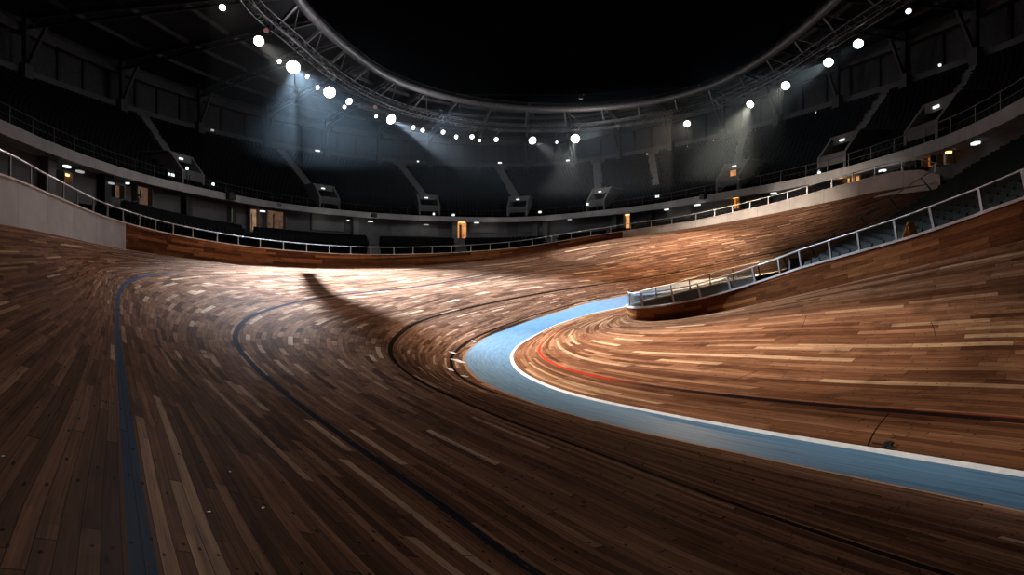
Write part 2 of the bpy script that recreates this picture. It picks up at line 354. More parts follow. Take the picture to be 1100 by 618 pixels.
# blue band, white line, infield apron
I_ = [V(8.7, 4.9, 0), Z(1100, 513, 0), Z(825, 467, 0), Z(690, 441.5, 0), Z(612, 424, 0), Z(563, 404, 0), Z(548, 384.5, 0), Z(554, 373, 0), Z(573, 361, .02), Z(613, 343.5, .15), Z(642, 335.5, .35),
      P(673, 329, 30.2), P(702, 319, 33), P(738, 311, 34.8), P(785, 301, 35.8), P(850, 289, 35.7), P(930, 256, 34.3), P(985, 221, 32.9), P(1020, 195, 31.5)]
F_ = [V(11.9, 10.4, 3.6), P(1100, 258, 12.5), P(1040, 273, 14), P(980, 288, 15.6), P(920, 302, 17.6), P(860, 316, 20), P(810, 327.5, 22.5), P(768, 336.5, 24), P(730, 342.5, 25), P(700, 345, 25.4), P(682, 344, 25.9),
      P(673.5, 339, 27.0), P(684, 331, 29.3), P(720, 320, 32.0), P(770, 308, 34.2), P(850, 290.5, 34.9), P(925, 258, 33.6), P(975, 228, 32.2), P(1013, 205, 31.0)]
R_ = [V(8.9, 7.0, .32), Z(1100, 460, .3), Z(931, 446, .3), Z(800, 433, .27), Z(690, 418.5, .22), Z(620, 403.5, .16), Z(588, 390, .12), Z(578, 378, .1), Z(583, 368.5, .1), Z(596, 357.5, .12), Z(622, 346, .25)]
for k in range(11, 19): R_.append(I_[k]*.6+F_[k]*.4)
IS, FS, RR = [along(r) for r in (I_, F_, R_)]; BS = RS[5]
wt = np.array([0.16/max(np.linalg.norm(a-b), .2) for a, b in zip(IS, RR)])[:, None]; wt = np.minimum(wt, .25)
IW = IS*(1-wt)+RR*wt                                   # inner edge of the white line
n = len(SS); UI = arclen(RR)
t9 = np.linspace(0, 1, 9)
gb = BS[:, None]*(1-t9[None, :, None])+IS[:, None]*t9[None, :, None]
struct(grid_mesh('floor_band', gb, U2, t9*1.2, M['blue']), 'pale blue band running along the foot of the track')
t3 = np.linspace(0, 1, 3)
gw = IS[:, None]*(1-t3[None, :, None])+IW[:, None]*t3[None, :, None]
struct(grid_mesh('trim_1', gw[:int(14*18)], U2[:int(14*18)], t3, M['white_line']), 'white line along the inner edge of the blue band')
cut = int(18*18)
VA = [0, 1.35, 7.2]
vxa = np.concatenate([np.linspace(0, 1.35, 7)[:-1], np.linspace(1.35, 7.2, 22)])
ga = np.stack([across(VA, np.array([IW[i], RR[i], FS[i]]), vxa) for i in range(cut+1)])
def relax(a, it):
    for _ in range(it):
        z = a[:, :, 2]; z[1:-1, 1:-1] += .5*((z[2:, 1:-1]+z[:-2, 1:-1])*.35+(z[1:-1, 2:]+z[1:-1, :-2])*.15-z[1:-1, 1:-1])
    return a
for j in range(1, ga.shape[1]-1):
    for _ in range(80): ga[1:-1, j] += .5*((ga[2:, j]+ga[:-2, j])*.5-ga[1:-1, j])
ga = relax(ga, 120)
red = sl((196, 50, 34)); nav2 = sl((34, 24, 26))
us = lambda s: float(np.interp(s, SS, UI))
M['apron'] = planks('infield boards', WOOD2, w=.125, stripes=[(1.35, .07, nav2, -5, us(4.3)), (1.35, .055, red, us(4.3), us(9.0)), (1.43, .03, sl((120, 36, 24)), -5, us(1.7))], joints=3.1, l0=1.6, l1=2.6)
apron = struct(grid_mesh('floor_infield', ga, UI[:cut+1], vxa, M['apron']), 'infield boards rising from the white line to the low wooden wall')
gbase = bpy.data.meshes.new('ground'); gbase.from_pydata([(-90, -40, -1.2), (90, -40, -1.2), (90, 130, -1.2), (-90, 130, -1.2)], [], [(0, 1, 2, 3)]); gbase.materials.append(M['deck'])
struct(link('ground', gbase))

# ------------------------------------------------------------------ outer wall with coping and railing
wh_s = [0, 4, 5, 6, 7, 8, 9, 10, 11, 12, 13, 14, 15, 16, 17, 17.6, 18]
wh_v = [1.2, 1.2, 1.2, 1.25, 1.28, 1.26, 1.25, 1.2, 1.08, .85, .62, .62, .78, .95, 1.0, .85, .35]
WH = np.interp(SS, wh_s, wh_v); WS = RS[0]; UW = arclen(WS)
def wall_piece(name, s0, s1, mat, label):
    a, b = int(round(s0*18)), int(round(s1*18)); q = WS[a:b+1]; h = WH[a:b+1]; N = left(WS)[a:b+1]
    inner = np.stack([q-[0, 0, .35], q+np.outer(h*.5, [0, 0, 1]), q+np.outer(h, [0, 0, 1]), q+np.outer(h, [0, 0, 1])+N*.22, q-[0, 0, .35]+N*.22], 1)
    vv = np.stack([-.35+0*h, h*.5, h, h+.22, h*2+.6], 1)
    o = grid_mesh(name, inner, UW[a:b+1], vv, mat); o.data.polygons.foreach_set('use_smooth', [False]*len(o.data.polygons))
    struct(o, label)
    m = MB(); qq = q+np.outer(h, [0, 0, 1]); m.sweep(offset(qq, .09), [(-.13, 0.0), (-.13, .05), (.15, .05), (.15, 0.0)]); c = m.build('coping', M['coping'], o)
    return o
S_grey1, S_grey2 = 7.0, 13.17
wall_piece('wall_left', 0, S_grey1, M['grey_wall'], 'smooth grey wall above the near left banking')
wall_piece('wall_back', S_grey1, S_grey2, M['wall_wood'], 'brown boarded wall along the top of the far bend')
wall_piece('wall_right', S_grey2, 18, M['pale_wall'], 'pale grey curved wall topping the right end of the far banking')
def railing(name, label, q, h, spacing, r, mat_top, mat_post, pw=.05, start=0., extra=None, lean=False, hs=None):
    t = thing(name, label, 'railing', tuple(q[0])); T = tang(q); up = np.tile(np.array([0, 0, 1.]), (len(q), 1))
    if lean:
        up = up-T*T[:, 2:3]; up /= np.linalg.norm(up, axis=1)[:, None]
    hh = h if hs is None else hs
    top = q+up*(np.asarray(hh)[:, None] if np.ndim(hh) else hh)
    MB().tube(top, r, 8).build('handrail', mat_top, t, True)
    if extra:
        for e in extra: MB().tube(q+up*e, r*.6, 6).build('midrail', mat_top, t, True)
    a = arclen(q); x = start
    while x < a[-1]:
        i = np.searchsorted(a, x); i = min(i, len(q)-1)
        hx = hh[i] if np.ndim(hh) else hh
        m = MB(); m.bar(q[i]-up[i]*.02, q[i]+up[i]*(hx-r*.5), pw, pw*1.4, tuple(T[i])); m.bar(q[i]-up[i]*.01, q[i]+up[i]*.03, pw*2.4, pw*2.6, tuple(T[i]))
        m.build('post', mat_post, t); x += spacing
    return t, top, up
wt_q = offset(WS+np.outer(WH+.05, [0, 0, 1]), .1)
wq = resample(wt_q[int(4.2*18):], .4)
railing('track_railing', 'long pale steel railing on top of the outer track wall', wq, .62, 2.05, .032, M['rail'], M['rail'], .05)

# ------------------------------------------------------------------ infield wall, railing, glass
fh_s = [0, 1, 3, 5, 6, 8, 10, 11, 12, 13, 18]; fh_v = [.88, .88, .82, .88, .82, .66, .53, .40, .22, .14, .14]
FH = np.interp(SS, fh_s, fh_v); UF = arclen(FS)
a0, b0 = 0, cut
q = FS; N = -left(FS); h = FH
w3 = np.stack([q-[0, 0, .2], q+np.outer(h*.5, [0, 0, 1]), q+np.outer(h, [0, 0, 1]), q+np.outer(h, [0, 0, 1])+N*.16, q-[0, 0, .3]+N*.16], 1)
fw = grid_mesh('wall_infield', w3, UF, np.stack([-.2+0*h, h*.5, h, h+.16, h*2+.5], 1), M['front_wood']); fw.data.polygons.foreach_set('use_smooth', [False]*len(fw.data.polygons))
struct(fw, 'low brown wooden wall curving round the infield seats')
CT = FS+np.outer(FH, [0, 0, 1])
MB().sweep(offset(CT, -.08), [(.12, 0), (.12, .07), (-.12, .07), (-.12, 0)]).build('coping', M['coping'], fw)
fq = offset(CT+[0, 0, .07], -.08)
tip = int(11.2*18)
qf = resample(fq[:tip+1], .2)
it, itop, iup = railing('infield_railing', 'steel railing on the low wooden wall in front of the infield seats', qf, .62, 1.3, .026, M['rail'], M['rail'], .05, .8, None, True)
# glass panels on the front railing between posts from x~855 to the tip
a = arclen(qf); s5 = np.searchsorted(a, np.interp(5.6, SS, arclen(fq)))
def panels(q, up, h0, h1, spacing, start, mat, parent, i0=0):
    a = arclen(q); x = start
    while x < a[-1]:
        i = np.searchsorted(a, x); j = min(np.searchsorted(a, x+spacing-.05), len(q)-1)
        if i >= i0 and j > i:
            idx = sorted(set(np.linspace(i, j, 6).astype(int))); vs = []; fs = []
            for k in idx:
                nn = left(q)[k]*.006
                vs += [q[k]+up[k]*h0-nn, q[k]+up[k]*h1-nn, q[k]+up[k]*h0+nn, q[k]+up[k]*h1+nn]
            for k in range(len(idx)-1):
                o = 4*k; fs += [(o, o+4, o+5, o+1), (o+2, o+3, o+7, o+6), (o+1, o+5, o+7, o+3), (o, o+2, o+6, o+4)]
            e = 4*(len(idx)-1); fs += [(0, 1, 3, 2), (e, e+2, e+3, e+1)]
            MB().add(vs, fs).build('glass_panel', mat, parent)
        x += spacing
panels(qf, iup, .03, .52, 1.3, .82, M['glass_dark'], it, s5)
qb = resample(fq[tip:], .25)
hb = np.interp(np.arange(len(qb)), [0, len(qb)*.25, len(qb)*.7, len(qb)-1], [.5, .56, .9, 1.05])
it2, _, iup2 = railing('infield_railing', 'dark steel railing along the far side of the infield enclosure below the far banking', qb, .6, 1.72, .028, M['rail'], M['rail_dark'], .04, .6, None, True, hb)
panels(qb, iup2, .03, .48, 1.72, .62, M['glass'], it2)

# ------------------------------------------------------------------ stands: balcony curve
Sx = [(-16, 4), (-22.5, 14), (-25.5, 24), (-26.9, 29.3), (-28.9, 36), (-30.6, 45.7), (-30.2, 56), (-27.2, 68.5), (-18.6, 80.3), (-9, 85.4), (0, 86.3), (9.6, 79), (16.9, 69.2), (21.4, 59), (24.0, 53), (25.4, 48), (26.1, 40.3), (25.6, 32.8), (24.9, 30), (23.7, 26.4), (19.5, 18), (13, 9)]
SB = dense([(x, y, 10.5) for x, y in Sx], .5)          # front top edge of the balcony
def ring(o, z): r = offset(SB, o); r = r.copy(); r[:, 2] = z; return r
def stuv(o, q):                                        # seams run along the length
    me = o.data; uvl = me.uv_layers.new(name='UVMap'); a = arclen(q); n = len(me.vertices)//len(q); idx = np.zeros(len(me.loops), int); me.loops.foreach_get('vertex_index', idx)
    uvl.data.foreach_set('uv', np.stack([a[idx//n], (idx % n)*.3], 1).astype(np.float32).reshape(-1)); return o
DEP = 16.0; ZB0, ZB1 = 10.2, 20.4
fas = MB().sweep(SB, [(0, 0), (0, -.74), (.35, -.74), (.35, -.6), (2.4, -.6), (2.4, -.3), (.3, -.3), (.3, 0)]).build('wall_balcony', M['conc'])
stuv(fas, SB); struct(fas, 'pale concrete balcony front running round the hall')
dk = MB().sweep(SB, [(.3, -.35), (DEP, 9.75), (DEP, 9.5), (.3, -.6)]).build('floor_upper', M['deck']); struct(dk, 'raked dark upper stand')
RB = ring(DEP, 20.4)
band = MB().sweep(RB, [(-.25, .1), (-.25, 1.25), (.5, 1.25), (.5, .1)]).build('trim_2', M['conc_dark']); stuv(band, RB); struct(band, 'grey concrete band at the top of the upper stand')
upw = MB().sweep(RB, [(.9, 1.0), (.9, 6.4), (1.2, 6.4), (1.2, 1.0)]).build('wall_rear', M['back']); struct(upw, 'dark cladding behind the top of the stand')
beam = MB().sweep(RB, [(-.2, 4.6), (-.2, 5.5), (.5, 5.5), (.5, 4.6)]).build('trim_3', M['steel']); stuv(beam, RB); struct(beam, 'grey head beam above the rear windows')
# mullions of the rear glazing
m = MB(); a = arclen(RB)
for x in np.arange(20, a[-1]-20, 3.1):
    i = np.searchsorted(a, x); p = RB[i]+left(RB)[i]*.75; m.bar(p+[0, 0, 1.2], p+[0, 0, 4.7], .14, .3, tuple(tang(RB)[i]))
struct(m.build('window_1', M['black']), 'thin dark mullions along the rear glazing')
# lower stand: from behind the track wall to the wall under the balcony
LW = ring(1.6, 0)                                      # foot line of the lower rear wall
ks = np.linspace(4.6, 17.6, 300); wq2 = np.stack([np.interp(ks, SS, wt_q[:, k]) for k in range(3)], 1); wq2 = offset(wq2, .35)
back = []
for p in wq2:
    px = CX+FOC*p[0]/p[1]; r = at_px(LW, px); back.append(r[0])
back = np.array(back); back[:, 2] = np.interp(ks, [4.6, 7, 9, 11, 12, 14, 16, 18], [7.0, 7.5, 6.6, 6.4, 6.6, 7.3, 7.7, 7.8])
front = wq2.copy(); front[:, 2] -= .55
t5 = np.linspace(0, 1, 6)
gl = front[:, None]*(1-t5[None, :, None])+back[:, None]*t5[None, :, None]
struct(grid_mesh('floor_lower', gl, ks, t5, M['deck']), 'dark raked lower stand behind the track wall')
lowq = ring(1.6, 6.4)
lw = MB().sweep(lowq, [(0, -1), (0, 3.48), (.3, 3.48), (.3, -1)]).build('wall_concourse', M['conc_dark']); stuv(lw, lowq); struct(lw, 'dim grey concourse wall under the balcony')
# pilasters and paler wall panels of the concourse
def on_wall(q, px, out, z):
    p, i = at_px(q, px); n = at_i(left(q), i); t = np.array([n[1], -n[0], 0]); c = p+n*out; c = np.array([c[0], c[1], z]); return c, t, n
def frame(t, n): return Matrix((Vector(t), Vector(n), Vector((0, 0, 1)))).transposed()
def zof(py, c): return EYE-(py-HZ)/FOC*c[1]
PAN = [(352, 42, 232, 245), (446, 64, 242, 251), (526, 44, 240, 247), (571, 40, 238, 246), (731, 40, 221, 231), (778, 28, 215, 225)]
for k, (px, w, y0, y1) in enumerate(PAN):
    c, t, n_ = on_wall(LW, px, -.12, 0); z0, z1 = zof(y1+3, c), zof(y0-1, c); W_ = w*c[1]/FOC
    o = thing('wall_panel', f'pale grey wall panel under the balcony, {nth(k, len(PAN))}', 'panel', (c[0], c[1], z0), 'pale panels of the concourse wall')
    MB().box((c[0], c[1], (z0+z1)/2), (W_, .2, z1-z0), frame(t, n_)).build('board', M['conc_mid'], o)
    mm = MB()
    for s in (-1, 1): mm.box((c[0]+t[0]*s*W_/2, c[1]+t[1]*s*W_/2, (z0+z1)/2), (.16, .3, z1-z0+.1), frame(t, n_))
    mm.build('edge_trim', M['conc'], o)
PIL = [(380, 7), (575, 4), (586, 5), (494, 3), (662, 3), (685, 0)]
for k, px in enumerate([44, 107, 197, 380, 488, 577, 588, 663, 701, 744, 826, 990]):
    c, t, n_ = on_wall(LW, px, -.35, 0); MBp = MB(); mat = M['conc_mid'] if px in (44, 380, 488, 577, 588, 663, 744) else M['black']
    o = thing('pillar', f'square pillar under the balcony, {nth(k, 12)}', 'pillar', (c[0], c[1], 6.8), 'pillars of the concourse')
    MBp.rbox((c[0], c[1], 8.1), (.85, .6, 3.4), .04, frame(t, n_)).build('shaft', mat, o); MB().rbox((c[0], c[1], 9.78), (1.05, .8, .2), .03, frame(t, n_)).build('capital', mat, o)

# seats ------------------------------------------------------------------
AIS = [(155, 141, 186, 180), (300, 168, 335, 204), (430, 185, 458, 214), (537, 186, 556, 211), (641, 180, 643.5, 206), (700, 173, 706, 212), (800, 156, 791, 186), (950, 118, 915, 152), (1047, 80, 1015, 125)]
VOM = [(199, 188), (350, 213), (460, 221), (557, 220), (644, 213), (788, 198), (903, 171), (1003, 136)]
seats = []                                             # (pos, facing, kind)
NR = 18
def walk(q, step):
    a = arclen(q); x = np.arange(step, a[-1], step); p = np.stack([np.interp(x, a, q[:, k]) for k in range(3)], 1); i = np.interp(x, a, np.arange(len(q))); N = left(q); nn = np.stack([np.interp(i, np.arange(len(q)), N[:, k]) for k in range(2)], 1)
    return p, nn/np.linalg.norm(nn, axis=1)[:, None], i
def aisle_gap(px, f):
    for x0, y0, x1, y1 in AIS:
        lo = .32 if True else 0
        xm = x1+(x0-x1)*((f-.30)/.70) if f > .30 else None
        if xm is not None and abs(px-xm) < 6.5: return True
    for x, y in VOM:
        if f < .36 and abs(px-x) < (20 if f < .2 else 14): return True
    return False
for r in range(NR):
    f = (r+.5)/NR; q = ring(.6+(DEP-1)*f, ZB0+(ZB1-ZB0)*f*.99); p, nn, ii = walk(q, .56)
    for a_, b_ in zip(p, nn):
        if a_[1] < 16: continue
        px = CX+FOC*a_[0]/a_[1]
        if px < -25 or px > 1130 or aisle_gap(px, f): continue
        seats.append((a_, b_, 'up'))
for rr in range(14):                                   # lower stand
    dist = .9+rr*1.0
    L = np.linalg.norm(back-front, axis=1); fr = 1-dist/L
    q = front+(back-front)*np.clip(fr, 0, 1)[:, None]; p, nn, ii = walk(q, .58)
    for a_, b_, i in zip(p, nn, ii):
        fi = np.interp(i, np.arange(len(fr)), fr); px = CX+FOC*a_[0]/a_[1]
        if fi < .06 or px < 137 or px > 985: continue
        if any(abs(px-x) < w for x, w in ((402, 8), (494, 7), (592, 8), (652, 4), (268, 7), (676, 7), (793, 8), (824, 5), (921, 17))): continue
        if np.linalg.norm(a_[:2]) < 20: continue
        seats.append((a_+[0, 0, .05], b_, 'low'))
# infield stand: raked deck from the low wall to the far railing
fi_s = np.linspace(0.2, 7.2, 120)
E2x = [(1290, 92, 22), (1180, 128, 25), (1100, 152, 27.5), (1050, 180, 29.5), (1013, 205, 30.8), (975, 229, 32.0), (925, 258, 33.2), (850, 291, 34.6), (790, 306, 34.4)]
E2 = dense([P(*e) for e in E2x], .3); ce = arclen(E2)
Fp = np.stack([np.interp(fi_s, SS, CT[:, k]) for k in range(3)], 1); Fp = offset(Fp, -.45); Fp[:, 2] -= .42
xe = np.interp(np.linspace(0, 1, 120), [0, 1], [0, ce[-1]]); Ep = np.stack([np.interp(xe, ce, E2[:, k]) for k in range(3)], 1)
Ep[:, 2] -= .25
gi = Fp[:, None]*(1-t5[None, :, None])+Ep[:, None]*t5[None, :, None]
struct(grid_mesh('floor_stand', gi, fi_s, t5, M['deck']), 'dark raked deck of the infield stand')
LL = np.linalg.norm(Ep-Fp, axis=1)
for rr in range(34):
    dist = .42+rr*.9; fr = dist/LL
    keep = fi_s < 5.3
    q = (Fp+(Ep-Fp)*np.clip(fr, 0, 1)[:, None])[keep]; frk = fr[keep]; p, nn, ii = walk(q, .46)
    for a_, b_, i in zip(p, nn, ii):
        fi = np.interp(i, np.arange(len(frk)), frk); px = CX+FOC*a_[0]/a_[1]
        if fi > .93 or px > 1112: continue
        seats.append((a_+[0, 0, .02], -b_, 'in'))
def seat_parts():
    fr, pan, bk = MB(), MB(), MB()
    fr.box((0, .02, .2), (.06, .3, .4)); fr.box((-.23, .0, .3), (.035, .34, .05)); fr.box((.23, .0, .3), (.035, .34, .05)); fr.box((0, .05, .4), (.44, .06, .05))
    pan.rbox((0, -.06, .44), (.43, .42, .055), .022, Matrix.Rotation(math.radians(6), 3, 'X'))
    bk.rbox((0, .185, .70), (.43, .05, .48), .022, Matrix.Rotation(math.radians(-12), 3, 'X'))
    return fr, pan, bk
def rank(s):
    p = s[0]; px = CX+FOC*p[0]/p[1]; py = HZ-FOC*(p[2]+.5-EYE)/p[1]
    return p[1] if (-5 < px < 1108 and 90 < py < 330) else 1e9
near = sorted([s for s in seats if s[2] != 'up'], key=rank)
indiv_in = [s for s in near if s[2] == 'in'][:210]; indiv_low = [s for s in near if s[2] == 'low'][:90]
indiv = indiv_in+indiv_low; ids = set(id(s) for s in indiv)
def put_seats(lst, mat, name, label, group):
    fr, pan, bk = seat_parts(); proto = None
    for p, nn, _ in lst:
        rz = math.atan2(nn[1], nn[0])-PI/2             # seat's back points outward
        if proto is None:
            root = link(name, fr.mesh('seat_bracket', M['rail_dark'])); tag(root, label, 'seat', group)
            ch = [link('seat_pan', pan.mesh('seat_pan', mat), root), link('backrest', bk.mesh('backrest', mat), root)]; proto = root; pc = ch
            r = root
        else:
            r = proto.copy(); COL.objects.link(r)
            for c in pc:
                d = c.copy(); COL.objects.link(d); d.parent = r
        r.location = tuple(p); r.rotation_euler = (0, 0, rz); r.scale = (.8,)*3 if _ == 'in' else (1,)*3
put_seats(indiv_in, M['seat_in'], 'stadium_seat', 'dark tip-up seat in the raked infield stand behind the steel railing', 'seats of the infield stand')
put_seats(indiv_low, M['seat'], 'stadium_seat', 'black tip-up seat in the lower stand behind the left track wall', 'seats of the lower left stand')
# all remaining seats: one object
bxv = np.array([(-1, -1, -1), (1, -1, -1), (1, 1, -1), (-1, 1, -1), (-1, -1, 1), (1, -1, 1), (1, 1, 1), (-1, 1, 1)], float)*.5
bxf = np.array([(0, 3, 2, 1), (4, 5, 6, 7), (0, 1, 5, 4), (1, 2, 6, 5), (2, 3, 7, 6), (3, 0, 4, 7)])
sv = np.concatenate([bxv*[.44, .40, .07]+[0, -.05, .43], bxv*[.44, .06, .5]+[0, .19, .70], bxv*[.07, .2, .42]+[0, .05, .21]])
sv[8:16, 1] += (sv[8:16, 2]-.45)*.2
sf = np.concatenate([bxf, bxf+8, bxf+16])
rest = [s for s in seats if id(s) not in ids]
vs, fs, mi = [], [], []
for k, (p, nn, kd) in enumerate(rest):
    a = math.atan2(nn[1], nn[0])-PI/2; ks_ = .8 if kd == 'in' else 1.0; ca, sa = math.cos(a), math.sin(a); q = sv*ks_; x = q[:, 0]*ca-q[:, 1]*sa; y = q[:, 0]*sa+q[:, 1]*ca
    vs.append(np.stack([x+p[0], y+p[1], q[:, 2]+p[2]], 1)); fs.append(sf+24*k); mi += [1 if kd == 'in' else 0]*18
me = bpy.data.meshes.new('seat_rows'); me.from_pydata(np.concatenate(vs).tolist(), [], np.concatenate(fs).tolist()); me.materials.append(M['seat']); me.materials.append(M['seat_in']); me.polygons.foreach_set('material_index', mi); me.update()
o = link('seat_rows', me); o['kind'] = 'stuff'; tag(o, 'rows of black seats filling the upper and far stands', 'seats')
print('SEATS', len(seats), len(rest))

# stair aisles up the stands ---------------------------------------------
def deck_pt(px, f):
    q = ring(.6+(DEP-1)*f, ZB0+(ZB1-ZB0)*f*.99); r = at_px(q, px); n_ = at_i(left(q), r[1]); return r[0], n_
for k, (x0, y0, x1, y1) in enumerate(AIS):
    m = MB(); o = None
    for j in range(26):
        f = .30+.69*j/25; px = x1+(x0-x1)*(f-.30)/.70; p, n_ = deck_pt(px, f); t = np.array([n_[1], -n_[0], 0])
        m.box(p+[0, 0, .16], (1.25, .5, .42), frame(t, n_))
    o = m.build('stair_aisle', M['conc_mid']); tag(o, f'grey stepped aisle climbing the upper stand, {nth(k, len(AIS))}', 'stairs', 'aisles of the upper stand')
LAIS = [(402, 8), (494, 5), (592, 6), (652, 4)]
for k, (px, w) in enumerate(LAIS):
    i = int(np.argmin(np.abs(CX+FOC*front[:, 0]/front[:, 1]-px))); m = MB(); a_, b_ = front[i], back[i]; n_ = (b_-a_)*[1, 1, 0]; n_ /= np.linalg.norm(n_); t = np.array([n_[1], -n_[0], 0])
    for j in range(22):
        p = a_+(b_-a_)*(j/21*.9+.06); m.box(p+[0, 0, .12], (1.3, 1.3, .3), frame(t, n_))
    tag(m.build('stair_aisle', M['conc_mid']), f'grey stepped aisle through the lower stand, {nth(k, 4)}', 'stairs', 'aisles of the lower stand')

# entry portals of the upper stand ---------------------------------------
for k, (px, py) in enumerate(VOM):
    p, n_ = deck_pt(px, .10); t = np.array([n_[1], -n_[0], 0]); Mx = frame(t, n_)
    o = thing('entry_portal', f'concrete entry portal with lamp in the upper stand, {nth(k, len(VOM))}', 'portal', tuple(p), 'entry portals of the upper stand')
    def loc(a, b, c): return tuple(p+t*a+n_*b+np.array([0, 0, c]))
    wd, ht = 1.5, 2.7
    for s in (-1, 1):                                  # sloping cheek walls
        vs = []
        for dx in (-.14, .14):
            for (b, c) in ((-.9, -.5), (-.9, .9), (.4, ht), (3.3, ht), (3.3, 1.4)): vs.append(loc(s*wd+dx, b, c))
        m = MB(); m.add(vs, [(0, 1, 2, 3, 4), (9, 8, 7, 6, 5)]+[(i, (i+1) % 5, (i+1) % 5+5, i+5) for i in range(5)]); m.build('cheek_wall', M['conc_mid'], o)
        vs = []
        for dx in (0, 1.6*s):
            for (b, c) in ((.2, ht-.15), (3.4, ht), (-.9, .25), (2.3, 2.1)): vs.append(loc(s*(wd+.14)+dx, b, c-abs(dx)*.55))
    m = MB(); m.box(loc(0, .5, ht-.35), (2*wd+.3, .3, .75), Mx); m.build('lintel', M['conc_mid'], o)
    m = MB(); m.box(loc(0, 1.9, ht-.02), (2*wd+.5, 3.0, .16), Mx); m.build('roof_slab', M['conc_mid'], o)
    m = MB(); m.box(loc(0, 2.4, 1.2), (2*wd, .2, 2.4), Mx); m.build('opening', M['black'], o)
    m = MB(); m.box(loc(-.2, .3, ht-.45), (.5, .1, .16), Mx); m.build('lamp', M['lum'], o)
    m = MB(); m.box(loc(0, -.85, .55), (2*wd, .05, .9), Mx); m.build('guard', M['conc_dark'], o)
    if px == 788:
        m = MB(); m.box(loc(-.6, .55, 1.15), (.75, .08, 1.5), Mx); m.build('lit_doorway', M['lit_warm'], o)

# balcony railing ---------------------------------------------------------
a, b = at_px(SB, -20), at_px(SB, 1120)
qr = resample(offset(SB, .15)[int(a[1]):int(b[1])], .5)
railing('balcony_railing', 'thin dark railing on top of the concrete balcony front', qr, 1.0, 2.6, .03, M['rail_dark'], M['rail_dark'], .05, 0, [.5])

# roof ---------------------------------------------------------------------
Tx = [(-9, 22), (-14.5, 32), (-16.8, 40), (-17.4, 46.4), (-17.3, 50), (-16.3, 57), (-13.5, 66.0), (-7.3, 73.2), (0, 77), (9.5, 77.6), (19.0, 74), (23.6, 68.4), (26.2, 59), (26.6, 51.3), (26.4, 46.4), (25, 38), (22, 30), (17, 22)]
TB = dense([(x, y, 24.5) for x, y in Tx], .5)
UX = [(275, 8), (312, 40), (350, 73), (388, 98), (437, 118), (488, 130), (550, 137.5), (625, 136.5), (700, 127), (763, 113), (825, 86.5), (900, 40), (963, 0)]
TR = [np.array([(px-CX)/(HZ-py)*20, 20*FOC/(HZ-py), 22.5]) for px, py in UX]
TR = [V(-11, 24, 22.5), V(-17, 34, 22.5)]+TR+[V(28.5, 34, 22.5), V(24, 24, 22.5)]
TRQ = dense(TR, .45)
rb = thing('ring_beam', 'grey tubular ring beam edging the roof opening', 'beam', tuple(TB[0]))
MB().tube(resample(TB, 1.0), .42, 12).build('tube', M['steel'], rb, True)
nod = np.arange(6, arclen(TB)[-1]-4, 5.0); aT = arclen(TB)
for x in nod:
    i = np.searchsorted(aT, x); p = TB[i]; d = np.linalg.norm(TRQ[:, :2]-p[:2], axis=1); j = int(np.argmin(d)); 
    j2 = min(j+5, len(TRQ)-1)
    MB().bar(p, TRQ[j]+[0, 0, .45], .22, .22).build('strut', M['steel'], rb)
    MB().rod(p, TRQ[j2]+[0, 0, .4], .05).build('stay', M['steel'], rb)
tr = thing('lighting_truss', 'curved aluminium box truss carrying the spotlights', 'truss', tuple(TRQ[0]))
cor = [(-.42, .42), (.42, .42), (.42, -.42), (-.42, -.42)]
qs = resample(TRQ, .9); Nn = left(qs); chords = [qs+Nn*a+np.array([0, 0, b]) for a, b in cor]
for c in chords: MB().tube(c, .05, 6).build('chord', M['alu'], tr, True)
m = MB()
for i in range(len(qs)-1):
    for k in range(4):
        c, d = chords[k], chords[(k+1) % 4]
        m.rod(c[i], d[i+1] if i % 2 else d[i], .028, 4); 
        m.rod((c if i % 2 else d)[i], (d if i % 2 else c)[i+1], .028, 4)
m.build('lattice', M['alu'], tr)
# roof skin and rafters
back_r = RB.copy(); back_r[:, 2] = 26.6
tt = np.linspace(0, 1, len(RB)); TBr = np.stack([np.interp(tt, np.linspace(0, 1, len(TB)), TB[:, k]) for k in range(3)], 1)
# match by bearing from the hall centre so rafters run radially
ctr = np.array([2, 40])
def bear(q): return np.unwrap(np.arctan2(q[:, 1]-ctr[1], q[:, 0]-ctr[0]))
bt, br = bear(TB), bear(RB)
lo, hi = max(bt.min(), br.min()), min(bt.max(), br.max()); bb = np.linspace(hi, lo, 240)
def by_bear(q, b_, x): o = np.argsort(b_); return np.stack([np.interp(x, b_[o], q[o, k]) for k in range(3)], 1)
ti = by_bear(TB, bt, bb); bo = by_bear(RB, br, bb); bo[:, 2] = 27.0; tr_up = ti.copy(); tr_up[:, 2] = 25.3
tr_in = tr_up
gr = tr_in[:, None]*(1-t5[None, :, None])+bo[:, None]*t5[None, :, None]
rf = grid_mesh('ceiling', gr, bb, t5, M['roof']); struct(rf, 'dark underside of the ring roof')
ou = bo+left(bo)*3.5
gro = np.stack([bo, ou], 1); struct(grid_mesh('ceiling_rim', gro, bb, np.array([0, 1.]), M['roof']))
for k, f in enumerate((.18, .38, .58, .8)):
    q = tr_in*(1-f)+bo*f; q = resample(q, 1.2); m = MB(); m.sweep(q, [(-.12, -.5), (-.12, -.12), (.12, -.12), (.12, -.5)])
    tag(m.build('purlin', M['steel']), f'long curved roof purlin, {ORD[k+1]} out from the roof opening', 'beam', 'roof purlins')
COLS = [28, 131, 215, 287, 351, 407, 462, 514, 565.5, 616, 665, 720.5, 777, 835, 899.5, 972, 1048]
RC_ = ring(DEP-.7, 0)
